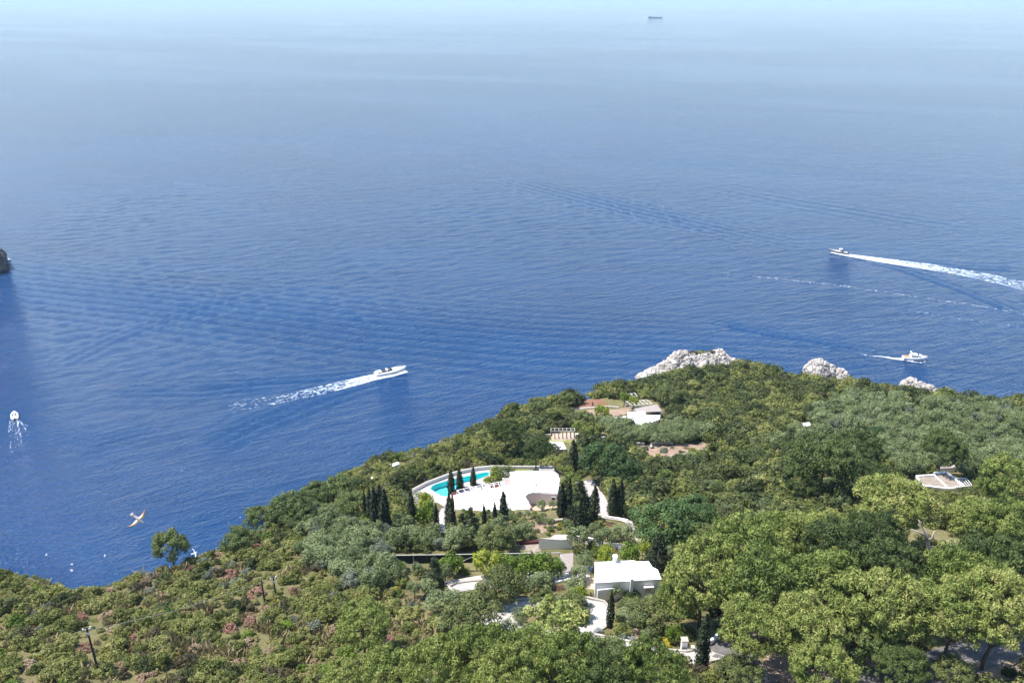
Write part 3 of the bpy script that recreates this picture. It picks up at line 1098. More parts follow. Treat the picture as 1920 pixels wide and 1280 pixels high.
def window_on(parent, p, q, zc, w, h, frac=0.5, proud=0.05, mat=None):
    """window on the wall p->q (xy), looking to the outside on the right of p->q"""
    p, q = np.array(p), np.array(q)
    d = (q - p) / np.linalg.norm(q - p)
    nrm = np.array([d[1], -d[0]])
    c = p + (q - p) * frac + nrm * proud
    rz = math.atan2(d[1], d[0])
    win = MB().box((c[0], c[1], zc), (w, 0.06, h), rz).build('window', mat or M['glass'], parent)
    fr = MB()
    for dx, dz, sx_, sz_ in ((0, h / 2, w + 0.2, 0.14), (0, -h / 2, w + 0.2, 0.14), (-w / 2, 0, 0.14, h), (w / 2, 0, 0.14, h)):
        fr.box((c[0] + d[0] * dx + nrm[0] * 0.03, c[1] + d[1] * dx + nrm[1] * 0.03, zc + dz), (sx_, 0.1, sz_), rz)
    fr.build('frame', M['white'], win)
    return win


ZR = Z_VILLA + 3.9
plan = planpoly(VILLA_ROOF, ZR)
villa = empty('villa', (0, 0, 0))
MB().prism(scaled(plan, 0.988), Z_VILLA - 2.5, ZR - 0.004).build('wall', M['white'], villa)
roof = MB().prism(plan, ZR, ZR + 0.28).build('roof', M['white'], villa)
vm = M['white']
for (u0, v0, u1, v1, w, h) in [(995, 884.5, 998, 905, 3.6, 0.9), (1030, 887, 1032, 910, 3.3, 0.8), (868, 926, 872, 945, 3.0, 0.9), (925, 917, 930, 940, 4.0, 0.9), (900, 922, 904, 945, 2.6, 0.5)]:
    vb = MB()
    vault(vb, plane(u0, v0, ZR + 0.25), plane(u1, v1, ZR + 0.25), w, h)
    vb.build('vault', vm, roof, True)
cp = plane(1003, 905, ZR + 0.9)
MB().box((cp[0], cp[1], ZR + 0.7), (0.5, 0.5, 0.9), 0.2).build('chimney', M['white'], roof)
cp = plane(942, 911, ZR)
arch = MB().box((cp[0], cp[1], ZR + 0.5), (0.9, 0.5, 1.2), 0.1).build('chimney', M['white'], roof)
# pink courtyard walls, 6 cm proud of the plaster
iA = VILLA_ROOF.index((1045, 926))
pw = MB()
seg = [plan[i] for i in range(iA, iA + 9)]
for a, b in zip(seg[:-1], seg[1:]):
    a, b = np.array(a), np.array(b)
    d = (b - a) / np.linalg.norm(b - a)
    nn = np.array([d[1], -d[0]])
    cc = (a + b) / 2
    if polydist(plan, *(cc + nn * 0.3)) > 0:
        nn = -nn
    o_ = nn * 0.03
    pw.bar((a[0] + o_[0] - d[0] * .05, a[1] + o_[1] - d[1] * .05, ZR - 1.95), (b[0] + o_[0] + d[0] * .05, b[1] + o_[1] + d[1] * .05, ZR - 1.95), 0.12, 3.86)
pw.build('courtyard_wall', M['pinkwall'], villa)
w1 = window_on(villa, plan[iA + 1], plan[iA], ZR - 1.3, 1.0, 1.0, 0.62, 0.12)
# the annexe wall face towards the garden, slightly grey in its own shade
a, b = np.array(plan[16]), np.array(plan[17])
MB().bar((a[0], a[1] - 0.05, ZR - 1.9), (b[0], b[1] - 0.05, ZR - 1.9), 0.16, 3.7).build('garden_wall', M['white'], villa)
for nm, px_, zz in (('tile_roof', [(943, 896), (956, 895), (958, 910), (945, 911.5)], ZR - 0.5),
                    ('tile_roof', [(1011, 879), (1038, 878.5), (1040.5, 885.5), (1012, 885)], ZR - 0.6),
                    ('tile_roof', [(955, 884.2), (985, 882.8), (985, 884.4), (956, 886.2)], ZR - 0.4)):
    MB().prism(planpoly(px_, zz), zz - 0.25, zz).build(nm, M['greytile'], villa)
for u, v in ((944, 911), (956, 895), (943, 896), (1012, 879), (1038, 879)):
    p = plane(u, v, ZR - 0.8)
    MB().tube([(p[0], p[1], Z_VILLA - 2.2), (p[0], p[1], ZR - 0.76)], 0.16, 8).build('column', M['white'], villa)
tag(villa, 'large white flat roofed villa with vaulted roof bumps beside the pool', 'villa')
ct = MB().prism(planpoly(COURT, Z_VILLA + 0.5), Z_VILLA - 1.5, Z_VILLA + 0.75).build('courtyard_paving', M['terrace'])
tag(ct, None, None, None, 'structure')
wall_run('garden_wall', [(994, 957), (997, 964), (999, 970)], Z_VILLA + 0.5, 1.6, 0.4, M['terracotta'], 'short terracotta wall at the corner of the villa courtyard')

# pergola behind the villa
pg = empty('villa_pergola')
zb = ZR - 0.7
O_ = [plane(u, v, zb) for u, v in ((857, 919), (880, 914), (903, 909.5), (924, 905.5), (943, 902))]
I_ = [plane(u, v, zb) for u, v in ((863, 927), (886, 922.5), (908, 919.5), (928, 916.5), (946, 911.5))]
for a, b in zip(O_, I_):
    MB().bar((a[0], a[1], zb + 0.13), (b[0], b[1], zb + 0.13), 0.16, 0.16).build('rafter', M['whitewood'], pg)
    MB().tube([(a[0], a[1], Z_POOL - 0.5), (a[0], a[1], zb - 0.08)], 0.14, 8).build('post', M['whitewood'], pg)
for a, b in zip(O_[:-1], O_[1:]):
    MB().bar(a, b, 0.14, 0.16).build('beam', M['whitewood'], pg)
for a, b, c, d in zip(O_[:-1], O_[1:], I_[:-1], I_[1:]):
    m0, m1 = (a + b) / 2, (c + d) / 2
    MB().bar((m0[0], m0[1], zb + 0.13), (m1[0], m1[1], zb + 0.13), 0.12, 0.14).build('rafter', M['whitewood'], pg)
tag(pg, 'white wooden pergola between the villa roof and the pool cypresses', 'pergola')

# the pool
POOL = [(806, 916), (809, 911), (816, 907), (840, 900), (880, 891), (905, 885.5), (914, 884.5), (919, 886), (917, 890), (905, 895), (890, 900), (872, 904), (858, 912), (848, 926), (835, 930), (826, 928.5), (814, 921)]
dk, hole = planpoly(DECK, Z_POOL), planpoly(POOL, Z_POOL)
pool = empty('swimming_pool')
MB().prism(dk, Z_POOL - 3.5, Z_POOL, hole=hole).build('paving', M['deck'], pool)
hin = scaled(hole, 0.985)
bs = MB().prism(scaled(hole, 1.012), Z_POOL - 2.0, Z_POOL - 1.7)
for i in range(len(hin)):
    a, b = hin[i], hin[(i + 1) % len(hin)]
    bs.bar((a[0], a[1], Z_POOL - 0.93), (b[0], b[1], Z_POOL - 0.93), 0.1, 1.78)
bs.build('basin', M['pooltile'], pool)
t = NT('pool_water')
t.t.nodes.remove(t.b)
tp, gl, fr_ = t.n('BsdfTransparent'), t.n('BsdfGlossy'), t.n('Fresnel')
tp.inputs[0].default_value = (0.72, 0.98, 0.99, 1)
gl.inputs['Roughness'].default_value = 0.06
fr_.inputs[0].default_value = 1.33
nb = t.bump(t.noise(1.6, 2, 0.5, t.n('NewGeometry').outputs['Position']).outputs[0], 0.3, 0.08)
t.l(nb, gl.inputs['Normal'])
ms = t.n('MixShader')
t.l(fr_.outputs[0], ms.inputs[0])
t.l(tp.outputs[0], ms.inputs[1])
t.l(gl.outputs[0], ms.inputs[2])
t.l(ms.outputs[0], t.out.inputs[0])
wv = [(p[0], p[1], Z_POOL - 0.16) for p in hin]
if sum(wv[i][0] * wv[(i + 1) % len(wv)][1] - wv[(i + 1) % len(wv)][0] * wv[i][1] for i in range(len(wv))) < 0:
    wv.reverse()
wm_ = MB().add(wv, [list(range(len(hin)))]).mesh('water', t.mat, recalc=False)
link('water', wm_, pool)
tag(pool, 'turquoise curved swimming pool set in pale paving behind the villa', 'swimming pool')
wall_run('parapet', [(774, 922), (800, 908.5), (845, 891.5), (872, 885), (897, 880.5), (925, 877.8), (960, 878.8), (1040, 878.8)], Z_POOL, 0.8, 0.45, M['white'],
         'low white parapet curving along the seaward side of the pool', cap=M['stone'])
MB().prism(planpoly(LAWN, Z_POOL + 0.6), Z_POOL - 1, Z_POOL + 0.75).build('lawn', M['lawn'])['kind'] = 'structure'
# red planting beds along the pergola
for k, (pts, lab) in enumerate([([(920, 910), (944, 906), (945, 910.5), (924, 915)], 'dark red flower bed under the pergola beside the villa chimney'),
                                ([(846, 923), (857, 920), (862, 925), (850, 930)], 'dark red flower bed at the pool end of the villa')]):
    o = MB().prism(planpoly(pts, Z_POOL + 2.6), Z_POOL - 1, Z_POOL + 2.6).build('flower_bed', M['redcloth'])
    tag(o, lab, 'flower bed')

# ------------------------------------------------------------------ the lower white house
ZH = Z_HOUSE + 3.9
hp = planpoly(HOUSE_ROOF, ZH)
house = empty('white_house')
MB().prism(scaled(hp, 0.985), Z_HOUSE - 2.5, ZH - 0.004).build('wall', M['white'], house)
hr = MB().prism(hp, ZH, ZH + 0.22).build('roof', M['white'], house)
c = plane(1153, 1054, ZH)
ch = MB().tube([(c[0], c[1], ZH + 0.1), (c[0], c[1], ZH + 1.3)], 0.42, 14).build('chimney', M['white'], hr, False)
MB().tube([(c[0], c[1], ZH + 1.3), (c[0], c[1], ZH + 1.36), (c[0], c[1], ZH + 1.5)], [0.42, 0.52, 0.46], 14).build('cap', M['white'], ch)
c = plane(1184, 1091.5, ZH)
MB().box((c[0], c[1] - 0.30, ZH - 0.7), (0.5, 0.5, 3.8), 0.0).build('chimney', M['white'], house)
c = plane(1159, 1058, ZH)
MB().box((c[0], c[1], ZH + 0.32), (0.5, 0.3, 0.22)).build('vent', M['metal'], hr)
fr, fl = np.array(hp[6]), np.array(hp[7])
win = window_on(house, fl, fr, ZH - 1.9, 1.1, 1.4, 0.70, 0.0, M['shutter'])
d = (fr - fl) / np.linalg.norm(fr - fl)
cc = fl + (fr - fl) * 0.70 + np.array([d[1], -d[0]]) * 0.28
MB().box((cc[0], cc[1], ZH - 1.05), (1.7, 0.55, 0.14), math.atan2(d[1], d[0])).build('window_canopy', M['white'], house)
sp0, sp1 = plane(1162, 1098, ZH - 1.1), plane(1208, 1121, Z_HOUSE + 0.5)
off = np.array([0.1, -0.9, 0])
sw = MB()
p0, p1 = sp0 + off * 0.2, sp1
sw.add([(p0[0], p0[1], p0[2]), (p1[0], p1[1], p1[2]), (p1[0], p1[1], Z_HOUSE - 2), (p0[0], p0[1], Z_HOUSE - 2),
        (p0[0], p0[1] + .35, p0[2]), (p1[0], p1[1] + .35, p1[2]), (p1[0], p1[1] + .35, Z_HOUSE - 2), (p0[0], p0[1] + .35, Z_HOUSE - 2)],
       [(0, 3, 2, 1), (4, 5, 6, 7), (0, 1, 5, 4), (1, 2, 6, 5), (2, 3, 7, 6), (3, 0, 4, 7)])
sw.build('stair_wall', M['white'], house)
for i in range(12):
    q = (i + 0.5) / 12
    p = p0 * (1 - q) + p1 * q
    MB().box((p[0] + 0.15, p[1] + 0.95, p[2] - 0.35), (0.55, 1.1, 0.5)).build('step', M['white'], house)
tp_ = planpoly([(1116, 1093), (1161, 1091.5), (1168, 1100), (1121, 1106)], ZH - 1.0)
MB().prism(tp_, Z_HOUSE - 2.5, ZH - 1.0).build('terrace_block', M['white'], house)
tag(house, 'white plastered house with a flat roof, outside stair and shuttered window', 'house')
MB().prism(planpoly([(1098, 1086), (1118, 1082), (1120, 1106), (1100, 1104)], Z_HOUSE), Z_HOUSE - 1.5, Z_HOUSE + 0.12).build('pavement', M['terrace'])['kind'] = 'structure'

# ------------------------------------------------------------------ outbuildings between the houses
Zo = Z_BT
ob = empty('outbuilding')
rp = planpoly([(1010, 1010), (1031, 1009), (1040, 1003), (1068, 1002.5), (1074, 1012), (1050, 1013)], Zo + 2.6)
MB().prism(scaled(rp, 0.985), Zo - 3, Zo + 2.6 - .004).build('wall', M['white'], ob)
MB().prism(rp, Zo + 2.6, Zo + 2.75).build('roof', M['deck'], ob)
tag(ob, 'low outbuilding with a pale grey wall and rounded white flat roof', 'outbuilding')
MB().prism(planpoly(BROWN_T, Zo), Zo - 1.5, Zo + 0.15).build('pavement', M['browntile'])['kind'] = 'structure'
o = MB().prism(planpoly([(974, 1013.5), (1010, 1011.5), (1010, 1015.5), (974, 1018)], Zo + 0.6), Zo - 1, Zo + 0.7).build('flower_bed', M['redcloth'])
tag(o, 'dark red flower bed edging the brown paved terrace', 'flower bed')
pv_ = empty('garden_pavilion')
g0 = ground(1063, 1082)
zt = g0[2] + 2.6
q4 = [plane(1051, 1038, zt + 1.0), plane(1075, 1036, zt + 1.0), plane(1074, 1071, zt), plane(1054, 1071, zt)]
mb = MB()
mb.add([tuple(p) for p in q4] + [(p[0], p[1], p[2] - 0.2) for p in q4], [(0, 1, 2, 3), (7, 6, 5, 4), (0, 4, 5, 1), (1, 5, 6, 2), (2, 6, 7, 3), (3, 7, 4, 0)])
mb.build('roof', M['greytile'], pv_)
for p in q4:
    p = p * 0.92 + sum(q4) / 4 * 0.08
    gz = float(H(p[0], p[1]))
    MB().tube([(p[0], p[1], gz - 0.5), (p[0], p[1], p[2] - 0.19)], 0.2, 8).build('column', M['white'], pv_)
tag(pv_, 'small garden pavilion with a sloping grey roof left of the white house', 'pavilion')
wall_run('garden_wall', [(1075, 1016), (1098, 1020), (1128, 1024)], None, 1.6, 0.4, M['white'], 'pale retaining wall behind the silvery bushes above the white house')
wall_run('garden_wall', [(1035, 1096), (1062, 1090), (1108, 1083)], None, 0.5, 0.4, M['white'], 'low white wall along the path left of the white house')
wall_run('garden_wall', [(842, 1102), (856, 1096), (880, 1092), (905, 1090)], None, 0.5, 0.4, M['stone'], 'curved grey stone kerb wall beside the dark conifer')
wall_run('garden_wall', [(1132, 971), (1160, 975), (1178, 979)], None, 0.6, 0.35, M['white'], 'low pale wall below the pair of cypresses by the drive')
wall_run('garden_wall', [(1025, 985), (1045, 980), (1062, 979)], None, 0.9, 0.6, M['stone'], 'grey stone wall in the garden below the courtyard')

# shade net frame over the citrus trees
tr = empty('citrus_trellis')
gA, gB = ground(738, 1066), ground(1045, 1064)
zA_, zB_ = gA[2] + 3.6, gB[2] + 3.6
fa, fb = plane(735, 1041, zA_), plane(1050, 1036, zB_)
N = 9
back = np.array([0.0, 0.22, 0.0])
for i in range(N):
    q = i / (N - 1)
    p = fa * (1 - q) + fb * q
    for dlt in (np.zeros(3),):
        s_ = p + dlt
        MB().tube([(s_[0], s_[1], float(H(s_[0], s_[1])) - 0.5), (s_[0], s_[1], s_[2])], 0.10, 7).build('post', M['wood'], tr)
for dlt, w_ in ((np.zeros(3), 0.15),):
    MB().bar(fa + dlt + (0, 0, 0.0), fb + dlt + (0, 0, 0.0), w_, w_).build('beam', M['wood'], tr)
for i in range(4):
    a = fa * (1 - i / (N - 1)) + fb * i / (N - 1) + back * 0.97
    b = fa * (1 - (i + 1) / (N - 1)) + fb * (i + 1) / (N - 1) + back * 0.97
    MB().bar(a - (0, 0, 1.15), b - (0, 0, 1.15), 0.03, 1.9).build('shade_net', M['net'], tr)
for i in (0, 3):
    a = fa * (1 - i / (N - 1)) + fb * i / (N - 1)
    b = fa * (1 - (i + 1) / (N - 1)) + fb * (i + 1) / (N - 1)
    MB().tube([a + (0, 0, -0.5), b + (0, 0, -2.6)] if i == 0 else [b + (0, 0, -0.2), a + (0, 0, -2.2)], 0.08, 6).build('brace', M['wood'], tr)
tag(tr, 'long grey post and beam trellis hung with dark shade net over citrus trees', 'trellis')

# ------------------------------------------------------------------ the house higher up the headland
uh = empty('seaside_house')
for nm, px_, z0, z1, mat in (('block', [(1180, 785), (1209, 778), (1238, 779), (1236, 787), (1222, 792), (1205, 796), (1188, 804)], Z_UP - 2, Z_UP + 2.9, 'white'),
                             ('block', [(1176, 773.5), (1209, 771), (1211, 778), (1181, 785)], Z_UP - 2, Z_UP + 3.3, 'white'),
                             ('block', [(1149, 783), (1174, 780.5), (1170, 788), (1153, 790)], Z_UP - 2, Z_UP + 2.2, 'white')):
    pl = planpoly(px_, z1)
    MB().prism(scaled(pl, 0.985), z0, z1 - .004).build('wall', M[mat], uh)
    MB().prism(pl, z1, z1 + 0.2).build('roof', M[mat], uh)
pl = planpoly([(1188, 766), (1232, 757.5), (1241, 771), (1196, 772.5)], Z_UP + 2.6)
MB().prism(pl, Z_UP + 2.4, Z_UP + 2.6).build('tile_roof', M['greytile'], uh)
for p in scaled(pl, 0.94):
    MB().tube([(p[0], p[1], Z_UP - 1), (p[0], p[1], Z_UP + 2.42)], 0.18, 8).build('column', M['white'], uh)
tag(uh, 'white blocky house with a grey tiled veranda on the headland', 'house')


def frame_pergola(px_, z, n, label, mat='wood', h=2.5, cross=1):
    """four pixels of a pergola top: far left, far right, near right, near left"""
    o = empty('pergola')
    A, B, C_, D = [plane(u, v, z) for u, v in px_]
    for i in range(n):
        q = i / (n - 1)
        a, d_ = A * (1 - q) + B * q, D * (1 - q) + C_ * q
        MB().bar(a + (0, 0, .14), d_ + (0, 0, .14), 0.14, 0.14).build('rafter', M[mat], o)
        for p in (a, d_):
            gz = float(H(p[0], p[1]))
            MB().tube([(p[0], p[1], min(gz, z - h) - 0.3), (p[0], p[1], z - 0.08)], 0.13, 7).build('post', M[mat], o)
    for a, b in ((A, B), (D, C_)):
        MB().bar(a, b, 0.16, 0.16).build('beam', M[mat], o)
    tag(o, label, 'pergola')
    return o


frame_pergola([(1174, 752.5), (1211, 749.5), (1223, 757), (1184, 760)], Z_UP + 2.6, 6, 'open wooden pergola frame beside the grey tiled veranda', 'whitewood')
frame_pergola([(1167, 739.5), (1190, 737), (1195, 743), (1173, 745.5)], Z_UP + 1.2, 4, 'small open pergola frame highest up behind the headland house', 'whitewood')
# colonnade terrace
zc = ground(1055, 824)[2]
wall_run('terrace_wall', [(998, 822), (1020, 820), (1033, 819)], None, 1.0, 0.5, M['stone'], 'pale rubble terrace wall left of the colonnade')
wall_run('terrace_wall', [(1078, 818), (1098, 817), (1115, 818)], None, 0.9, 0.5, M['white'], 'low white terrace wall right of the colonnade')
patch('pavement', [(1034, 826), (1034, 812), (1078, 811), (1080, 826)], M['terrace'], 0.2)
frame_pergola([(1033, 803), (1077, 803), (1078, 808), (1033, 808)], zc + 2.9, 7, 'rustic pergola of pale columns above the small lawn', 'wood', 2.9)
sh = empty('garden_shed')
zs_ = ground(1046, 846)[2]
pl = planpoly([(1030, 828.5), (1055, 828.5), (1062, 842), (1040, 844)], zs_ + 2.2)
MB().prism(scaled(pl, 0.97), zs_ - 2, zs_ + 2.2 - .004).build('wall', M['white'], sh)
MB().prism(pl, zs_ + 2.2, zs_ + 2.38).build('roof', M['white'], sh)
tag(sh, 'small square white roof among trees below the colonnade', 'shed')
for pts, lab in (([(1186, 835), (1200, 834.5), (1208, 835)], 'short pale stone wall at the head of the dug garden'),
                 ([(1220, 842), (1221, 835), (1240, 834), (1262, 835)], 'corner of pale stone terrace wall above the dug garden'),
                 ([(1315, 847), (1330, 846), (1341, 845)], 'short pale wall end beside the bare soil path')):
    wall_run('terrace_wall', pts, None, 0.8, 0.4, M['stone'], lab, cap=M['white'])
wall_run('terrace_wall', [(1200, 861), (1230, 862), (1262, 861), (1290, 858)], None, 0.5, 0.4, M['stone'], 'long low stone edging below the dug garden')
# tiny roofs on the slope
for k, (px_, hh, lab) in enumerate([([(729, 872), (746, 866), (749, 870), (732, 877)], 1.8, 'small white roof half buried in the cliff top scrub'),
                                    ([(694, 897), (702, 890), (704, 892), (697, 900)], 1.5, 'thin white wall strip in scrub behind the cypress clump'),
                                    ([(1503, 794), (1518, 792), (1520, 798), (1506, 800)], 2.0, 'small flat white roof in the dark maquis of the headland'),
                                    ([(1826, 936), (1846, 933), (1850, 944), (1828, 950)], 2.4, 'pale grey flat roof below the brown roofed house'),
                                    ([(1866, 951), (1892, 948), (1894, 960), (1872, 963)], 2.4, 'pale flat roof at the far right behind the big pine'),
                                    ([(1760, 874), (1790, 872), (1792, 877), (1762, 879)], 1.6, 'pale terrace strip under the round pine behind the brown roof')]):
    c0 = ground(px_[3][0], px_[3][1] + 6)
    zz = c0[2] + hh
    pl = planpoly(px_, zz)
    s_ = empty('hut')
    MB().prism(scaled(pl, 0.95), min(float(H(*p)) for p in pl) - 1, zz - .004).build('wall', M['white'], s_)
    MB().prism(pl, zz, zz + 0.16).build('roof', M['white' if k in (0, 1, 2) else 'deck'], s_)
    tag(s_, lab, 'hut')

# ------------------------------------------------------------------ brown roofed house at the right
rh = empty('flat_roofed_house')
ZRR = Z_RIGHT + 3.4
PX = [(1718, 894), (1752, 892), (1751, 888), (1775, 887), (1807, 913), (1778, 917.5), (1730, 912)]
pl = planpoly(PX, ZRR)
MB().prism(scaled(pl, 0.985), Z_RIGHT - 3, ZRR - .004).build('wall', M['white'], rh)
rr = MB().prism(pl, ZRR, ZRR + 0.12).build('roof', M['browntile'], rh)
for i in range(len(pl)):
    a, b = pl[i], pl[(i + 1) % len(pl)]
    MB().bar((a[0], a[1], ZRR + 0.2), (b[0], b[1], ZRR + 0.2), 0.45, 0.5).build('parapet', M['white'], rr)
a, b = plane(1752, 892, ZRR), plane(1779, 917, ZRR)
MB().bar((a[0], a[1], ZRR + 0.17), (b[0], b[1], ZRR + 0.17), 0.3, 0.3).build('parapet', M['white'], rr)
tag(rh, 'house with a brown flat roof edged by white parapets among pines', 'house')
frame_pergola([(1790, 897), (1811, 896), (1822, 910), (1806, 912)], ZRR - 0.3, 5, 'white beam pergola beside the brown flat roof', 'whitewood', 3.0)
fe = empty('garden_fence')
for i in range(7):
    p = ground(1609 + i * 4.4, 997 - i * 0.3)
    MB().box((p[0], p[1], p[2] + 0.9), (0.12, 0.12, 2.2)).build('post', M['wood'], fe)
    if i < 6:
        q = ground(1609 + (i + 1) * 4.4, 997 - (i + 1) * 0.3)
        for hh in (0.5, 1.1, 1.7):
            MB().bar(p + (0, 0, hh), q + (0, 0, hh), 0.06, 0.14).build('rail', M['wood'], fe)
tag(fe, 'short grey rail fence showing between pines left of the dead limbs', 'fence')

# gate at the road
gw = wall_run('gate_wall', [(1322, 1216), (1331, 1214), (1338, 1211), (1343, 1205)], None, 1.5, 0.4, M['white'], 'curved white gate wall beside the tall slim cypress at the road')
gp = ground(1281, 1223)
gpo = empty('gate_pillar', tuple(gp))
MB().box((0, 0, 0.9), (0.8, 0.8, 2.8)).build('shaft', M['white'], gpo)
MB().box((0, 0, 2.38), (1.0, 1.0, 0.16)).build('cap', M['stone'], gpo)
tag(gpo, 'white square gate pillar left of the slim cypress', 'pillar')
gp = ground(1297, 1226)
gpo = empty('gate_pillar', tuple(gp))
MB().tube([(0, 0, -0.6), (0, 0, 1.2)], 0.2, 8).build('shaft', M['white'], gpo)
MB().box((0, 0, 1.28), (0.5, 0.5, 0.14)).build('cap', M['white'], gpo)
tag(gpo, 'short white bollard just left of the slim cypress foot', 'pillar')
gp = ground(1818, 1062)
o = MB().tube([(gp[0], gp[1], gp[2] - 1), (gp[0] + .1, gp[1], gp[2] + 0.8), (gp[0] + .15, gp[1], gp[2] + 1.9)], [0.75, 0.65, 0.6], 10).build('tree_stump', M['deadwood'])
tag(o, 'grey sawn tree stump standing between the big pines', 'stump')
gp = ground(1111, 761)
o = empty('garden_post', tuple(gp))
MB().tube([(0, 0, -0.4), (0, 0, 1.1)], [0.2, 0.24], 8).build('shaft', M['polewood'], o)
MB().tube([(0, 0, 1.1), (0.05, 0, 1.3), (0.05, 0, 1.55)], [0.24, 0.3, 0.12], 8).build('head', M['polewood'], o)
tag(o, 'dark upright post standing alone in the tilled red plot', 'post')

# ------------------------------------------------------------------ utility poles and the wire
TOPS = []
for (u, vb, vt, lab, arms) in [(185, 1260, 1176, 'black utility pole with white insulators low on the left slope', 2),
                               (497, 1132, 1087, 'plain short dark pole of the pair above the red bushes', 0),
                               (518, 1122, 1081, 'dark utility pole with white insulators, right one of the pair', 2)]:
    p = ground(u, vb)
    hgt = 4.0
    while project(p + np.array([0, 0, hgt]))[1] > vt:
        hgt += 0.1
    o = empty('utility_pole', tuple(p))
    MB().tube([(0, 0, -1), (0, 0, hgt * 0.5), (0, 0, hgt)], [0.17, 0.14, 0.11], 9).build('pole', M['polewood'], o)
    if arms:
        ar = MB().box((0, 0, hgt - 0.35), (1.1, 0.12, 0.12), 0.5).build('crossarm', M['metal'], o)
        for s_ in (-0.45, 0, 0.45):
            MB().tube([(s_ * math.cos(.5), s_ * math.sin(.5), hgt - 0.29), (s_ * math.cos(.5), s_ * math.sin(.5), hgt - 0.12), (s_ * math.cos(.5), s_ * math.sin(.5), hgt - 0.02)], [0.06, 0.11, 0.07], 7).build('insulator', M['white'], ar)
        MB().box((0.05, -0.15, hgt - 1.0), (0.3, 0.25, 0.4)).build('junction_box', M['metal'], o)
    TOPS.append(np.array(p) + np.array([0, 0, hgt - 0.5]))
    tag(o, lab, 'utility pole')
wp = []
for i in range(25):
    q = i / 24
    p = TOPS[0] * (1 - q) + TOPS[1] * q
    wp.append((p[0], p[1], p[2] - 4 * 0.7 * q * (1 - q)))
o = MB().tube(wp, 0.02, 5).build('overhead_wire', M['metal'])
tag(o, 'thin overhead wire sagging between the utility poles', 'wire')

# ------------------------------------------------------------------ boats
def hull_mesh(name, L, B, Hs, mats, keel=-0.45, transom=0.85, rows=15):
    """stern at x=-L/2, bow at +L/2; deck and hull in one shell"""
    mb = MB()
    R_ = []
    for i in range(rows):
        s = i / (rows - 1)
        b = B / 2 * (transom + (1 - transom) * math.sin(min(1, s / 0.45) * math.pi / 2)) * (1 - max(0, (s - 0.5) / 0.5) ** 2.2)
        b = max(b, 0.03)
        x = -L / 2 + L * s
        z = Hs * (0.82 + 0.28 * s ** 2)
        k = keel * (1 - max(0, (s - 0.6) / 0.4) ** 2.0) + max(0, (s - 0.75) / 0.25) ** 2 * z * 0.75
        R_.append([(x, -b, z), (x - 0.0, -b * 0.9, z * 0.35 + k * 0.1), (x, -b * 0.72, k * 0.35), (x, 0, k), (x, b * 0.72, k * 0.35), (x, b * 0.9, z * 0.35 + k * 0.1), (x, b, z),
                   (x, b * 0.86, z + 0.10), (x, 0, z + 0.16), (x, -b * 0.86, z + 0.10)])
    n = 10
    V = [p for r in R_ for p in r]
    Fh, Fd = [], []
    for i in range(rows - 1):
        for k in range(n):
            q = [i * n + k, i * n + (k + 1) % n, (i + 1) * n + (k + 1) % n, (i + 1) * n + k]
            (Fd if k >= 6 else Fh).append(q)
    mb.add(V, Fh + Fd + [list(range(n)), [(rows - 1) * n + k for k in range(n)]])
    mb.m = [0] * len(Fh) + [1] * len(Fd) + [0, 0]
    return mb.mesh(name, mats)


def boat(name, u, v, heading_px, L, B, Hs, label, cat='motorboat', mats=None):
    p, q = plane(u, v, 0), plane(*heading_px, 0)
    rz = math.atan2(q[1] - p[1], q[0] - p[0])
    o = empty(name, (p[0], p[1], 0.12), rz)
    link('hull', hull_mesh('hull', L, B, Hs, mats or [M['gel'], M['gel']]), o)
    tag(o, label, cat)
    return o, p, rz


# the long speedboat left of the headland
o, P1, r1 = boat('speedboat', 733, 698, (800, 684), 17.0, 4.6, 1.5, 'long white speedboat heading away from its curved foam trail left of the headland')
MB().prism([(-7.6, -1.5), (-0.6, -1.65), (-0.6, 1.65), (-7.6, 1.5)], 1.35, 1.62).build('cockpit', M['boatdark'], o)
MB().prism([(-7.7, -1.35), (-5.2, -1.4), (-5.2, 1.4), (-7.7, 1.35)], 1.62, 1.95).build('sunpad', M['gel'], o)
MB().add([(-0.4, -1.5, 1.6), (0.9, -1.2, 1.65), (0.9, 1.2, 1.65), (-0.4, 1.5, 1.6), (-0.9, -1.35, 2.35), (-0.1, -0.9, 2.45), (-0.1, 0.9, 2.45), (-0.9, 1.35, 2.35)],
         [(0, 1, 5, 4), (1, 2, 6, 5), (2, 3, 7, 6), (4, 5, 6, 7), (0, 4, 7, 3), (3, 2, 1, 0)]).build('windscreen', M['glass'], o)
for y in (-0.7, 0.7):
    MB().box((-2.2, y, 1.95), (0.9, 0.9, 0.7)).build('seat', M['gel'], o)
MB().prism([(1.6, -1.1), (5.5, -0.6), (5.5, 0.6), (1.6, 1.1)], 1.6, 1.95).build('foredeck_hatch', M['gel'], o)
MB().tube([(2, -1.9, 1.7), (4.5, -1.45, 2.15), (7.6, -0.35, 2.35), (8.2, 0, 2.35), (7.6, 0.35, 2.35), (4.5, 1.45, 2.15), (2, 1.9, 1.7)], 0.05, 6).build('bow_rail', M['metal'], o)
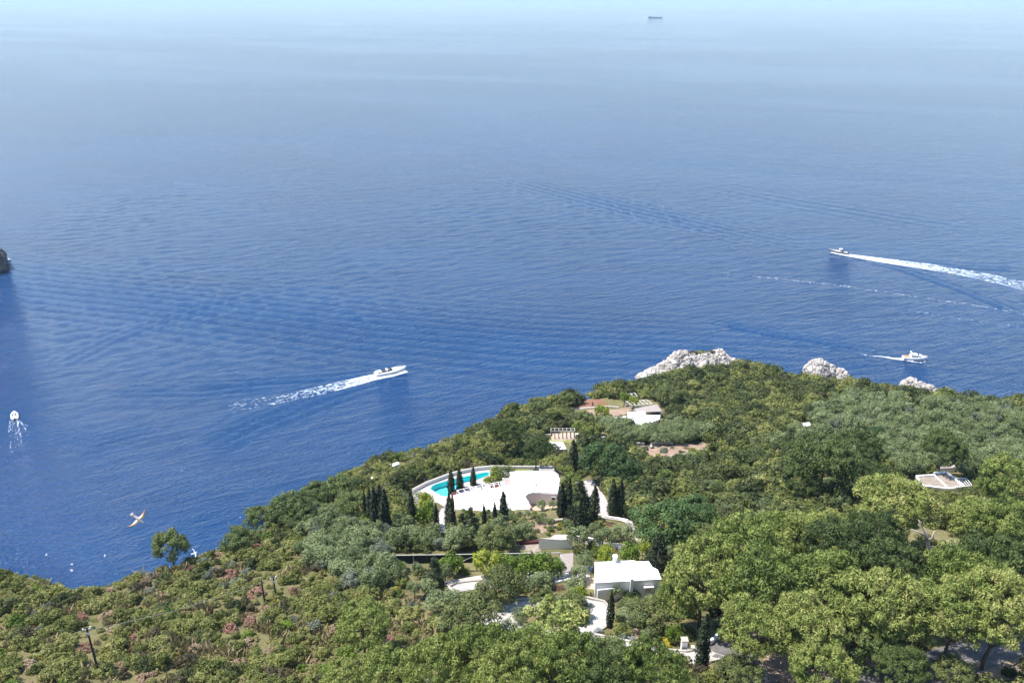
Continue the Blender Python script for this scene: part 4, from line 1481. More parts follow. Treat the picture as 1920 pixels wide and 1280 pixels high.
# the inflatable racing left
o, P2, r2 = boat('inflatable_boat', 1572, 474, (1500, 462), 14.0, 4.0, 1.2, 'small dark motorboat racing left ahead of a wide white wake', mats=[M['rubber'], M['gel']])
MB().tube([(-6.8, -1.75, 1.1), (0, -1.95, 1.2), (4.5, -1.2, 1.4), (6.8, 0, 1.55), (4.5, 1.2, 1.4), (0, 1.95, 1.2), (-6.8, 1.75, 1.1)], 0.42, 8).build('tube', M['rubber'], o, True)
MB().box((-1.0, 0, 1.9), (1.6, 1.2, 1.3)).build('console', M['gel'], o)
MB().box((-3.0, 0, 1.6), (1.4, 1.6, 0.7)).build('seat', M['boatdark'], o)
for s in (-1, 1):
    MB().tube([(-1.6, s * 0.9, 1.2), (-1.6, s * 0.9, 3.2)], 0.07, 6).build('top_post', M['metal'], o)
MB().box((-1.4, 0, 3.25), (2.4, 2.1, 0.12)).build('sun_top', M['gel'], o)
for s in (-0.6, 0.6):
    MB().box((-7.0, s, 1.0), (0.6, 0.5, 1.3)).build('outboard_motor', M['boatdark'], o)
# the cabin cruiser right of the boulder
o, P3, r3 = boat('cabin_cruiser', 1715, 674, (1790, 677), 12.5, 4.2, 1.7, 'white cabin cruiser with a flybridge passing right beyond the big boulder')
MB().prism([(-2.6, -1.5), (1.5, -1.45), (3.2, -0.8), (3.2, 0.8), (1.5, 1.45), (-2.6, 1.5)], 1.5, 2.7).build('cabin', M['gel'], o)
for y in (-1.52, 1.52):
    MB().box((-0.5, y, 2.3), (3.0, 0.06, 0.45)).build('window', M['glass'], o)
MB().add([(1.7, -1.3, 2.2), (3.0, -0.75, 2.2), (3.0, 0.75, 2.2), (1.7, 1.3, 2.2), (1.0, -1.3, 2.95), (1.6, -0.9, 2.95), (1.6, 0.9, 2.95), (1.0, 1.3, 2.95)],
         [(0, 1, 5, 4), (1, 2, 6, 5), (2, 3, 7, 6), (4, 5, 6, 7), (0, 4, 7, 3), (3, 2, 1, 0)]).build('windscreen', M['glass'], o)
MB().prism([(-2.4, -1.3), (0.8, -1.2), (0.8, 1.2), (-2.4, 1.3)], 2.7, 3.2).build('flybridge', M['gel'], o)
MB().bar((-2.2, -1.3, 3.2), (-2.5, -1.2, 4.2), 0.3, 0.12).build('radar_arch_leg', M['gel'], o)
MB().bar((-2.2, 1.3, 3.2), (-2.5, 1.2, 4.2), 0.3, 0.12).build('radar_arch_leg', M['gel'], o)
MB().box((-2.5, 0, 4.25), (0.5, 2.7, 0.14)).build('radar_arch', M['gel'], o)
MB().prism([(-5.8, -1.6), (-2.8, -1.7), (-2.8, 1.7), (-5.8, 1.6)], 1.55, 1.60).build('cockpit_floor', M['teak'], o)
MB().tube([(1.5, -1.9, 1.75), (4.5, -1.1, 2.4), (6.0, 0, 2.6), (4.5, 1.1, 2.4), (1.5, 1.9, 1.75)], 0.05, 6).build('bow_rail', M['metal'], o)
# the boat heading out on the left
o, P4, r4 = boat('motorboat', 28, 782, (24, 740), 8.0, 3.2, 1.2, 'small white motorboat heading straight out near the picture edge')
MB().prism([(-2.8, -1.2), (0.2, -1.2), (0.2, 1.2), (-2.8, 1.2)], 1.05, 1.32).build('cockpit', M['gel'], o)
for y in (-0.6, 0.6):
    MB().box((-1.0, y, 1.55), (0.7, 0.6, 0.7)).build('seat', M['boatdark'], o)
MB().box((1.2, 0, 1.6), (1.8, 1.9, 0.8), taper=0.8).build('cabin', M['gel'], o)
MB().box((-4.1, 0, 0.7), (0.5, 0.6, 1.2)).build('outboard_motor', M['boatdark'], o)
o, P5, r5 = boat('motorboat', 12.5, 489, (20, 488), 6.0, 2.2, 0.9, 'tiny white boat right beside the dark sea stack')
MB().box((0, 0, 1.3), (1.4, 1.2, 0.8)).build('console', M['gel'], o)
MB().prism([(-2.2, -0.7), (-0.8, -0.75), (-0.8, 0.75), (-2.2, 0.7)], 0.8, 1.0).build('cockpit', M['boatdark'], o)
# the far ship
o, P6, r6 = boat('cargo_ship', 1229, 34, (1300, 34), 118.0, 18.0, 8.0, 'hazy grey cargo ship far out near the horizon', 'ship', [M['shiphull'], M['shipwhite']])
MB().box((-44, 0, 12.5), (20, 15, 9)).build('superstructure', M['shipwhite'], o)
MB().box((-36, 0, 18.5), (9, 12, 4)).build('bridge', M['shipwhite'], o)
MB().tube([(-50, 0, 16), (-51, 0, 22)], [3, 2.6], 10).build('funnel', M['shiphull'], o)
MB().box((-22, 0, 12), (14, 12, 8)).build('deckhouse', M['shipwhite'], o)
MB().box((4, 0, 12), (22, 13, 6)).build('hatch', M['shiphull'], o)
MB().box((44, 0, 12), (14, 12, 8)).build('forecastle', M['shipwhite'], o)
MB().tube([(28, 0, 8), (28, 0, 17)], [1.0, 0.6], 8).build('mast', M['shiphull'], o)


o.scale = (1, 1, 0.6)


# ------------------------------------------------------------------ wakes: real flecks of foam lying on the water
def seaz(x, y):
    i = np.clip(np.searchsorted(sx, x), 1, len(sx) - 1)
    j = np.clip(np.searchsorted(sy, y), 1, len(sy) - 1)
    return SZ[j, i]


def foam(name, pts, wid, dens, size, label, seed, edge=0.0, mat='foam', fade=1.0):
    """flecks along pixels pts; wid and dens interpolated from head to tail"""
    rg = np.random.default_rng(seed)
    P = np.array([plane(u, v, 0)[:2] for u, v in pts])
    seg = np.linalg.norm(np.diff(P, axis=0), axis=1)
    cum = np.concatenate([[0], np.cumsum(seg)])
    L = cum[-1]
    V, Q = [], []
    n = int(L * np.mean(dens))
    prob = np.array(dens, float)
    tt = rg.random(n * 3)
    tt = tt[rg.random(len(tt)) < np.interp(tt, np.linspace(0, 1, len(prob)), prob / prob.max())][:n]
    for q in tt:
        s = q * L
        x, y = np.interp(s, cum, P[:, 0]), np.interp(s, cum, P[:, 1])
        e = 1.0
        x2, y2 = np.interp(min(s + 1, L), cum, P[:, 0]), np.interp(min(s + 1, L), cum, P[:, 1])
        x1, y1 = np.interp(max(s - 1, 0), cum, P[:, 0]), np.interp(max(s - 1, 0), cum, P[:, 1])
        d = np.array([x2 - x1, y2 - y1])
        d /= np.linalg.norm(d) + 1e-9
        w = np.interp(q, np.linspace(0, 1, len(wid)), wid)
        k = rg.uniform(-1, 1)
        if rg.random() < edge:
            k = math.copysign(1 - abs(rg.normal(0, 0.13)), k)
        c = np.array([x, y]) + np.array([-d[1], d[0]]) * k * w / 2
        cl = noise.noise(Vector((s * 0.10, k * w * 0.55, seed))) + 0.6 * noise.noise(Vector((s * 0.35, k * w * 1.3, seed + 9)))
        if cl < -1.0 + 1.05 * min(1, 2.0 * q) * fade + 0.25 * abs(k) ** 3:
            continue
        r_ = size * (0.25 + 0.75 * rg.random() ** 2) * (1 - 0.4 * q)
        m = int(rg.integers(5, 8))
        a0 = rg.random() * 6.28
        zz = seaz(c[0], c[1]) + 0.06
        b = len(V)
        V.append((c[0], c[1], zz + 0.10 * r_ + 0.05))
        for j in range(m):
            a = a0 + 6.283 * j / m
            rr = r_ * rg.uniform(0.5, 1.2)
            ex, ey = math.cos(a) * rr * 2.3, math.sin(a) * rr * 0.5
            V.append((c[0] + d[0] * ex - d[1] * ey, c[1] + d[1] * ex + d[0] * ey, zz))
        for j in range(m):
            Q.append((b, b + 1 + j, b + 1 + (j + 1) % m))
    o = link(name, grid_mesh(name, np.array(V), np.array(Q), M[mat], True))
    tag(o, label, 'foam', None, 'stuff')
    return o


foam('wake_foam', [(757, 693), (735, 701), (700, 707), (660, 717), (620, 727), (575, 738), (530, 747), (475, 757), (430, 766)], [3.5, 6.5, 8.5, 9, 9, 10], [45, 48, 34, 24, 16, 9, 3], 0.6, 'white foam trail behind the long speedboat', 1, 0.45)
foam('wash', [(735, 701), (700, 707), (660, 717), (620, 727), (575, 738), (530, 747)], [6.0, 8.0, 8.5, 9], [22, 20, 14, 6, 2], 0.8, 'pale churned water inside the speedboat trail', 21, 0.0, 'thinfoam', 0.7)
foam('wake_foam', [(762, 697), (735, 704), (700, 712), (655, 725), (628, 732)], [1.6, 2.0, 2.2], [36, 28, 14], 0.55, 'bright bow foam along the near side of the long speedboat', 2, 0.2)
foam('wake_foam', [(1560, 473), (1580, 477), (1620, 483), (1680, 492), (1740, 500), (1800, 510), (1860, 522), (1930, 538), (2000, 552)], [3, 8, 12, 14, 15, 17, 20, 22], [36, 46, 36, 25, 17, 12, 9, 8], 0.75, 'wide white foam trail of the racing dark motorboat', 3, 0.2, fade=0.8)
foam('wash', [(1640, 486), (1740, 500), (1800, 510), (1860, 522), (1930, 538), (2000, 552)], [11, 14, 17, 20, 22], [10, 12, 10, 8, 7], 1.0, 'pale churned water inside the wide trail', 22, 0.0, 'thinfoam', 0.5)
foam('wake_foam', [(1700, 674), (1680, 672), (1655, 669), (1630, 667), (1605, 664)], [3.0, 2.6, 2.2, 2, 1.6], [44, 28, 16, 10, 4], 0.5, 'short white foam trail behind the cabin cruiser', 4, 0.2)
foam('wake_foam', [(1692, 674), (1715, 678.5), (1728, 679.5), (1735, 676.5)], [1.4, 1.4, 1.0], [18, 18, 8], 0.45, 'white bow foam along the cabin cruiser hull', 5, 0.2)
foam('wake_foam', [(27, 787), (25, 800), (28, 820), (30, 840), (40, 862)], [3.5, 4.5, 5, 5], [10, 7, 4, 1.5], 0.36, 'broken foam trail of the small motorboat near the picture edge', 6, 0.6, fade=0.6)
foam('wake_foam', [(31, 786), (46, 795), (52, 808), (56, 825)], [1.6, 1.6, 1.4], [7, 4, 1], 0.34, 'pale side wash right of the small motorboat', 7, 0.2, 'thinfoam')
foam('foam_streak', [(1330, 508), (1385, 515), (1470, 524), (1560, 533), (1640, 545), (1720, 557), (1800, 568), (1900, 584), (1960, 594)], [2, 2, 2.5, 2.5, 2.5, 2], [.3, 1.1, 1.8, 1.8, 1.8, 1.4], 0.5, 'thin broken line of drifting foam below the wide wake', 8, 0.0, 'foam', 0.3)
foam('foam_streak', [(1720, 585), (1800, 597), (1870, 607), (1940, 618)], [3, 3, 3], [.7, .8, .7], 0.5, 'faint second foam line near the right picture edge', 9, 0.0, 'thinfoam', 0.3)
foam('foam_streak', [(300, 340), (370, 348), (440, 356), (500, 362)], [4, 4, 4], [.3, .4, .3], 0.6, 'faint foam flecks far out on the left', 10, 0, 'thinfoam', 0.3)
foam('foam_streak', [(430, 765), (460, 748), (480, 752), (500, 744)], [2, 2], [1.2, 1.4], 0.4, 'loose curl of foam at the tail of the speedboat trail', 12, 0, 'thinfoam', 0.3)
foam('wake_foam', [(1212, 34.5), (1206, 34.2), (1196, 33.8)], [10, 14, 16], [3, 2.4, 1], 4.5, 'pale wake line behind the far cargo ship', 13, 0, 'foam', 0.2)


# ------------------------------------------------------------------ gulls
t = NT('gull_plumage')
co = t.coords('Object')
sp2 = t.n('SeparateXYZ')
t.l(co, sp2.inputs[0])
ab = t.math('ABSOLUTE', sp2.outputs[1])
nz = t.noise(9.0, 3, 0.6, co)
rp = t.ramp(t.math('ADD', ab, t.math('MULTIPLY', t.math('SUBTRACT', nz.outputs[0], 0.5), 0.18)),
            [(0.05, (0.70, 0.60, 0.50)), (0.30, (0.60, 0.44, 0.31)), (0.46, (0.34, 0.22, 0.15)), (0.66, (0.14, 0.09, 0.065))])
t.l(rp.outputs[0], t.b.inputs['Base Color'])
t.b.inputs['Roughness'].default_value = 0.8
M['gull'] = t.mat
M['gullwhite'] = surf('white_gull_plumage', (0.75, 0.75, 0.74), (0.85, 0.85, 0.84), 5.0, 0.8, 0.0)


def gull_mesh(name, mat):
    """one skin: body rings along x, wings lofted out of the shoulders, fan tail; head at +x"""
    mb = MB()
    st_ = [(-0.36, 0.012, 0.01), (-0.30, 0.05, 0.018), (-0.20, 0.055, 0.04), (-0.08, 0.075, 0.065), (0.05, 0.085, 0.075), (0.15, 0.07, 0.065), (0.22, 0.045, 0.048), (0.27, 0.045, 0.045), (0.32, 0.03, 0.03), (0.35, 0.012, 0.012), (0.40, 0.004, 0.006)]
    n = 10
    for x, ry, rz in st_:
        for k in range(n):
            a = 2 * math.pi * k / n
            mb.v.append((x, ry * math.cos(a), rz * math.sin(a)))
    for i in range(len(st_) - 1):
        for k in range(n):
            mb.f.append([i * n + k, i * n + (k + 1) % n, (i + 1) * n + (k + 1) % n, (i + 1) * n + k]); mb.m.append(0)
    for s in (-1, 1):
        W = [(0.03, 0.05, 0.19, 0.02), (0.18, 0.05, 0.20, 0.07), (0.32, 0.045, 0.18, 0.10), (0.46, 0.01, 0.14, 0.10), (0.58, -0.05, 0.09, 0.08), (0.68, -0.11, 0.03, 0.06)]
        b = len(mb.v)
        for y, xc, ch_, z in W:
            for dx, dz in ((0.5, 0.0), (0.15, 0.014), (-0.5, 0.0), (0.15, -0.006)):
                mb.v.append((xc + dx * ch_, s * y, z + dz))
        for i in range(len(W) - 1):
            for k in range(4):
                mb.f.append([b + i * 4 + k, b + i * 4 + (k + 1) % 4, b + (i + 1) * 4 + (k + 1) % 4, b + (i + 1) * 4 + k]); mb.m.append(0)
        mb.f.append([b + (len(W) - 1) * 4 + k for k in range(4)]); mb.m.append(0)
    b = len(mb.v)
    mb.add([(-0.28, -0.04, 0.012), (-0.28, 0.04, 0.012), (-0.46, 0.11, 0.008), (-0.47, 0.0, 0.008), (-0.46, -0.11, 0.008),
            (-0.28, -0.04, -0.004), (-0.28, 0.04, -0.004), (-0.46, 0.11, 0.0), (-0.47, 0.0, 0.0), (-0.46, -0.11, 0.0)],
           [(0, 1, 2, 3, 4), (9, 8, 7, 6, 5), (0, 5, 6, 1), (1, 6, 7, 2), (2, 7, 8, 3), (3, 8, 9, 4), (4, 9, 5, 0)])
    return mb.mesh(name, mat, True)


gm = gull_mesh('gull', M['gull'])
camR, camU, camF = Vector((1, 0, 0)), Vector((0, SP, CP)), Vector((0, CP, -SP))


def fly(me, u, v, dist, head, wing, label, scale=1.0):
    """head and wing: directions as seen in the picture (right, up, away)"""
    d = ray(u, v)
    p = Vector(d / np.linalg.norm(d)) * dist + Vector((0, 0, CAM_H))
    hx = (camR * head[0] + camU * head[1] + camF * head[2]).normalized()
    wy = camR * wing[0] + camU * wing[1] + camF * wing[2]
    wy = (wy - hx * wy.dot(hx)).normalized()
    up = hx.cross(wy)
    m = Matrix((hx, wy, up)).transposed().to_4x4()
    o = link('gull', me)
    o.matrix_world = Matrix.Translation(p) @ m @ Matrix.Scale(scale, 4)
    tag(o, label, 'bird')
    return o


fly(gm, 259, 972, 43, (0.62, -0.62, 0.35), (0.72, 0.69, 0.0), 'tan winged gull gliding over the blue water above the lone tree', 0.88)
gw_ = gull_mesh('gull', M['gullwhite'])
for u, v, dist, a, lab in ((365, 1036, 110, 0.4, 'white gull gliding low over the scrub right of the lone tree'),
                           (134.5, 1068.5, 150, 1.2, 'tiny white gull over the water nearest the cliff notch'),
                           (87, 1039, 170, 2.2, 'tiny white gull over the water close above the leftmost bushes'),
                           (196.5, 1041, 180, 0.2, 'tiny white gull over the water left of the lone tree'),
                           (135, 1057, 200, 1.7, 'faint distant gull above the one at the cliff notch')):
    fly(gw_, u, v, dist, (math.cos(a), math.sin(a), 0.3), (-math.sin(a), math.cos(a), 0.2), lab, 0.9 if dist < 120 else 0.5)

# ------------------------------------------------------------------ cypresses and dark conifers, one by one
for u, vt, vb, w, lab in [
        (773, 920, 990, 1.0, 'lone dark cypress left of the pool terrace'),
        (819, 944, 996, 0.9, 'short cypress beside the white path left of the villa'),
        (847, 879, 936, 1.1, 'leftmost of three cypresses in front of the pool'),
        (863, 876, 930, 1.1, 'middle one of three cypresses in front of the pool'),
        (888, 874, 924, 1.05, 'right one of three cypresses in front of the pool'),
        (844, 924, 1004, 0.95, 'tall cypress at the left corner of the villa roof, rear of two'),
        (849, 934, 1009, 0.9, 'tall cypress at the left corner of the villa roof, front of two'),
        (908, 944, 992, 0.85, 'small pointed cypress before the middle of the villa roof'),
        (928, 941, 992, 0.85, 'small pointed cypress just left of the tall one before the villa'),
        (944, 922, 1000, 1.05, 'tall ragged cypress standing before the villa roof'),
        (1052, 904, 972, 1.1, 'leftmost cypress of the clump at the villa courtyard'),
        (1066, 896, 972, 0.95, 'second cypress of the clump at the villa courtyard'),
        (1113, 909, 980, 1.15, 'cypress right of the broad conifer with yellow flowers above it'),
        (1147, 897, 970, 1.05, 'left one of the cypress pair right of the drive'),
        (1161, 899, 970, 1.05, 'right one of the cypress pair right of the drive'),
        (1074, 824, 888, 1.3, 'dark cypress behind the villa next to the big green tree'),
        (1143, 1106, 1178, 0.8, 'slim cypress below the white house by the drive bend'),
        (1313, 1150, 1258, 0.9, 'tall slim cypress by the gate at the road'),
        (687, 920, 980, 0.7, 'leftmost thin cypress of the dense clump left of the villa'),
        (697, 914, 985, 0.9, 'second cypress of the dense clump left of the villa'),
        (706, 912, 992, 1.0, 'third cypress of the dense clump left of the villa'),
        (716, 908, 992, 1.0, 'tallest rear cypress of the dense clump left of the villa'),
        (725, 916, 996, 1.0, 'right rear cypress of the dense clump left of the villa'),
        (703, 955, 1004, 0.8, 'short front cypress of the dense clump left of the villa'),
        (722, 938, 1006, 0.95, 'right front cypress of the dense clump left of the villa')]:
    put_tall('cypress_tree', 'cypress', 'cypress', u, vt, vb, lab, 'cypress', 'cypresses around the villa', wid=w * 1.22)
for u, vt, vb, w, m, lab in [
        (1086, 902, 990, 1.0, 'cypress', 'broad dark conifer in the middle of the courtyard cypress clump'),
        (817, 1046, 1112, 1.05, 'cypress', 'dark conical conifer in front of the citrus trellis'),
        (884, 950, 1010, 1.0, 'cypress', 'dark bushy conifer in front of the villa roof, left of the small cypress'),
        (868, 962, 1008, 1.0, 'cypress', 'low dark conifer at the left foot of the villa roof'),
        (1232, 1000, 1068, 1.2, 'cypress', 'dark spreading conifer behind the white house')]:
    put_tall('conifer_tree', 'conifer', m, u, vt, vb, lab, 'conifer', wid=w)

# ------------------------------------------------------------------ pines
def pine(u, v, w, lab, m='pine', grp=None, zs=None, var=None):
    zs = zs or rnd.uniform(1.08, 1.42)
    if m == 'pine' and rnd.random() < 0.2:
        m = 'pinedark'
    return put_crown('pine_tree', 'pine', m, u, v, w * 1.14, 14.2, 8.0, lab, 'pine', grp, zs, var)


big = pine(1672, 958, 140, 'huge pine with bleached dead limbs above the pine stand')
pine(1822, 982, 105, 'right half of the huge pine group beside the dead limbs')
pine(1640, 1006, 100, 'yellow green pine left of the huge pine with dead limbs')
for u, v, w, lab in [
        (1320, 1085, 150, 'big rounded pine right of the white house'),
        (1275, 1128, 85, 'pale small pine at the right corner of the white house'),
        (1398, 1045, 140, 'pine at the upper left of the dense stand'),
        (1470, 1022, 120, 'pine at the top edge of the dense stand below the rail fence'),
        (1530, 1012, 120, 'pine just below the rail fence'),
        (1590, 1048, 150, 'broad pine in the middle of the dense stand top'),
        (1672, 1092, 135, 'broad golden pine under the huge pine'),
        (1440, 1110, 160, 'golden green pine in the heart of the dense stand, left side'),
        (1545, 1115, 165, 'golden green pine in the heart of the dense stand, centre'),
        (1640, 1140, 150, 'golden green pine in the heart of the dense stand, right side'),
        (1420, 1185, 130, 'low pine beside the road bend'),
        (1510, 1190, 130, 'low pine right of the road bend'),
        (1590, 1195, 130, 'low pine above the lower road'),
        (1680, 1190, 110, 'sparse pine above the lower road bend'),
        (1808, 1100, 140, 'bright pine right of the dark gap'),
        (1880, 1075, 150, 'tall bright pine at the right picture edge'),
        (1790, 1160, 140, 'pine with long bright boughs above the lower road'),
        (1870, 1150, 150, 'pine with hanging boughs at the right picture edge'),
        (1850, 995, 110, 'dark shaded pine right of the dead limbs'),
        (1905, 985, 110, 'pine at the right picture edge below the pale roof'),
        (1895, 905, 110, 'pine at the right picture edge beside the brown roofed house'),
        (1866, 918, 62, 'small pine directly right of the white beam pergola'),
        (1540, 1268, 120, 'round golden pine at the bottom edge beside the road'),
        (1690, 1262, 90, 'bright low pine at the bottom edge by the lower road'),
        (680, 1178, 105, 'solid bright green pine standing alone on the scrub slope'),
        (725, 1265, 110, 'round bright pine at the bottom edge, leftmost of the row'),
        (820, 1255, 120, 'bottom edge pine, second of the row'),
        (905, 1240, 135, 'bottom edge pine, third of the row'),
        (985, 1232, 120, 'bottom edge pine, fourth of the row'),
        (1065, 1258, 135, 'bottom edge pine, fifth of the row'),
        (1150, 1250, 110, 'bottom edge pine, sixth of the row'),
        (1225, 1268, 120, 'bottom edge pine, seventh of the row'),
        (950, 1285, 130, 'lowest pine at the bottom edge under the fourth of the row'),
        (1130, 1290, 120, 'lowest pine at the bottom edge under the sixth of the row'),
        (640, 1290, 90, 'lowest pine at the bottom edge, far left of the row')]:
    pine(u, v, w, lab)
for u, v, w, lab in [
        (1545, 868, 120, 'dark broad pine in the middle of the olive slope'),
        (1610, 850, 90, 'right shoulder of the dark pines on the olive slope'),
        (1615, 893, 85, 'lower dark pine before the olive slope'),
        (1500, 905, 70, 'small dark pine left of the broad dark pine'),
        (1770, 843, 80, 'round pine with a bare trunk behind the brown roofed house'),
        (950, 812, 60, 'dark pine left of the rustic pergola'),
        (1005, 846, 50, 'dark pine left of the small white shed roof')]:
    pine(u, v, w, lab, 'pinedark')
for u, v, w, lab in [
        (445, 985, 75, 'lowest dark pine on the cliff edge left of the others'),
        (490, 965, 70, 'second dark pine on the cliff edge'),
        (540, 948, 90, 'tallest dark pine of the cliff edge row'),
        (590, 925, 75, 'fourth dark pine on the cliff edge'),
        (632, 915, 80, 'last dark pine on the cliff edge before the cypress clump'),
        (660, 940, 70, 'dark pine left of the cypress clump'),
        (565, 965, 70, 'dark pine below the tallest of the cliff edge row')]:
    put_crown('pine_tree', 'oak', 'pinedark', u, v + 4, w, 11.6, 5.0, lab, 'pine', None, 0.95)
p = ground(327, 1064)
put('pine_tree', 'oak', 'pinedark', tuple(p), (0.66, 0.66, 0.95), 'lone round pine on the cliff edge against the sea', 'pine', var=1)
PLACED.append((p[0], p[1], 2.5))
# bleached limbs of the huge pine
gp = ground(1742, 1062)
q = [plane(1745, 1040, gp[2] + 5), plane(1737, 1005, gp[2] + 8.5), plane(1729, 985, gp[2] + 11.5), plane(1722, 974, gp[2] + 12.5)]
dl = empty('dead_pine', tuple(gp))
def rel(p): return tuple(np.array(p) - gp)
MB().tube([(0, 0, -1), rel(q[0]), rel(q[1]), rel(q[2])], [0.55, 0.45, 0.30, 0.12], 8).build('trunk', M['deadwood'], dl, True)
MB().tube([rel(q[1]), rel(plane(1722, 997, gp[2] + 9.5)), rel(plane(1708, 991, gp[2] + 10.2))], [0.22, 0.16, 0.06], 6).build('limb', M['deadwood'], dl, True)
MB().tube([rel(q[2]), rel(q[3])], [0.16, 0.05], 6).build('limb', M['deadwood'], dl, True)
MB().tube([rel(plane(1739, 1012, gp[2] + 8)), rel(plane(1748, 1008, gp[2] + 8.8)), rel(plane(1752, 995, gp[2] + 10.5))], [0.24, 0.18, 0.08], 6).build('limb', M['deadwood'], dl, True)
tag(dl, 'bleached forked dead trunk in front of the huge pine', 'dead tree')

# ------------------------------------------------------------------ broadleaf trees
def oak(u, v, w, lab, m='oak', key='oak', bw=11.6, hc=5.0, nm='holm_oak_tree', cat='oak', zs=1.0):
    return put_crown(nm, key, m, u, v, w, bw, hc, lab, cat, None, zs)


oak(885, 1152, 112, 'wide grey green oak left of the drive loop')
oak(940, 1098, 100, 'wide grey green oak below the citrus trellis')
oak(1045, 1168, 135, 'yellow green open crowned oak with dark branches over the drive', 'pine', 'open', 11.6, 4.9)
oak(1072, 1138, 78, 'grey green oak arching over the right bend of the drive loop')
oak(1020, 1128, 60, 'grey green oak along the top of the drive loop')
oak(925, 1010, 80, 'dark round oak in front of the villa cypresses')
oak(1240, 985, 130, 'broad deep green tree right of the cypress pair', 'carob', nm='carob_tree', cat='carob')
oak(1300, 960, 90, 'deep green tree uphill of the broad one', 'carob', nm='carob_tree', cat='carob')
oak(1130, 862, 100, 'large deep green tree right of the dark cypress behind the villa', 'carob', nm='carob_tree', cat='carob')
oak(1170, 880, 75, 'deep green tree beside the large one behind the villa', 'carob', nm='carob_tree', cat='carob')
oak(1385, 1262 , 95, 'silvery green oak at the bottom edge beside the road', 'oak')
oak(1220, 1100 + 55, 90, 'dark oak on the bank below the white house')
oak(1185, 1118, 36, 'bright green dense tree below the house stair', 'carob', nm='carob_tree', cat='carob')
oak(1095, 786, 44, 'dark round oak above the white path on the headland')
oak(1255, 742, 60, 'dark round oak behind the grey tiled veranda')
oak(1010, 762, 50, 'dark oak left of the tilled plot')
oak(1060, 748, 42, 'dark oak at the seaward end of the tilled plot')
oak(1710, 1250, 70, 'grey green oak beside the lower road')
oak(1790, 1262, 80, 'grey green oak at the bottom edge near the right corner')
oak(1640, 812, 40, 'dark blue green round tree in the olive slope', 'carob', nm='carob_tree', cat='carob')
oak(1425, 985, 70, 'grey oak above the dense pine stand')
oak(1330, 1010, 70, 'dark oak between the pines and the broad deep green tree')


def citrus(u, v, w, lab, m='lemon'):
    return put_crown('citrus_tree', 'citrus', m, u, v, w, 4.6, 2.4, lab, 'citrus tree', None, 1.3)


for u, vb, w, m, lab in [(750, 1074, 2.4, 'lemon', 'small bright citrus at the left end of the trellis'), (822, 1076, 3.2, 'lemon', 'bright citrus above the dark conical conifer'),
                         (848, 1078, 4.6, 'lemon', 'rounded bright citrus in the middle left of the trellis'), (914, 1084, 6.0, 'lime', 'yellowest rounded citrus in the trellis'),
                         (945, 1082, 4.6, 'lemon', 'bright citrus right of the yellowest one'), (968, 1088, 4.8, 'lemon', 'bright citrus in the right part of the trellis'),
                         (992, 1086, 5.2, 'lemon', 'large bright citrus in the right part of the trellis'), (1018, 1086, 5.2, 'lemon', 'large bright citrus near the pavilion'),
                         (1038, 1084, 4.2, 'lemon', 'bright citrus touching the grey pavilion roof')]:
    p = ground(u, vb)
    s_ = w / 4.6
    put('citrus_tree', 'citrus', m, tuple(p), (s_, s_, 1.12 * s_), lab, 'citrus tree')
    PLACED.append((p[0], p[1], w * 0.45))
for u, v, w, m, lab in [(1140, 1042, 40, 'lime', 'bright tree directly behind the white house, left one'), (1180, 1040, 42, 'lemon', 'bright tree directly behind the white house, middle one'),
                        (1205, 1030, 36, 'lime', 'yellow green tree behind the white house, right one'), (1128, 773, 30, 'lime', 'yellow green citrus beside the tilled plot'),
                        (1170, 748, 26, 'lemon', 'bright bush under the small open pergola'), (1188, 752, 20, 'lime', 'bright bush at the corner of the open pergola'),
                        (930, 893, 34, 'lime', 'yellow green shrub by the pool end'), (915, 905, 22, 'lime', 'small yellow green shrub by the pool end'),
                        (800, 941, 34, 'lime', 'yellow green shrub right of the lone cypress'), (800, 965, 44, 'lemon', 'bright green low shrub right of the lone cypress'),
                        (1085, 1118, 36, 'lime', 'rusty yellow shrub left of the white house'), (1265, 1190, 36, 'lemon', 'bright shrub above the gate pillar'), (1250, 1205, 30, 'yellow', 'yellow flowering shrub by the drive wall')]:
    if m == 'yellow':
        put_crown('flowering_bush', 'bush', 'yellow', u, v, w, 3.6, 0.8, lab, 'bush')
    else:
        citrus(u, v, w, lab, m)
# clipped hedges and silver cushions
for u, v, w, m, lab in [(1064, 884, 36, 'hedge', 'clipped round hedge behind the villa, upper one'), (1072, 903, 44, 'hedge', 'large clipped round hedge at the villa corner'),
                        (1082, 918, 36, 'hedge', 'clipped round hedge between the villa corner and drive'), (1085, 800, 34, 'hedge', 'clipped hedge above the white path, upper one'),
                        (1110, 812, 36, 'hedge', 'clipped hedge left of the white path, lower one'), (1122, 1186, 22, 'silver', 'silver cushion plant, leftmost by the drive'),
                        (1168, 1192, 20, 'silver', 'silver cushion plant, second by the drive'), (1184, 1200, 18, 'silver', 'silver cushion plant, third by the drive'), (1208, 1206, 17, 'silver', 'silver cushion plant, fourth by the drive'),
                        (1395, 880, 34, 'hedge', 'rounded bright hedge bush in the maquis above the soil clearing'), (1250, 893, 40, 'hedge', 'rounded olive green hedge right of the cypress pair')]:
    put_crown('hedge_bush' if m == 'hedge' else 'silver_bush', 'ball', m, u, v, w, 2.9, 0.8, lab, 'hedge' if m == 'hedge' else 'bush')
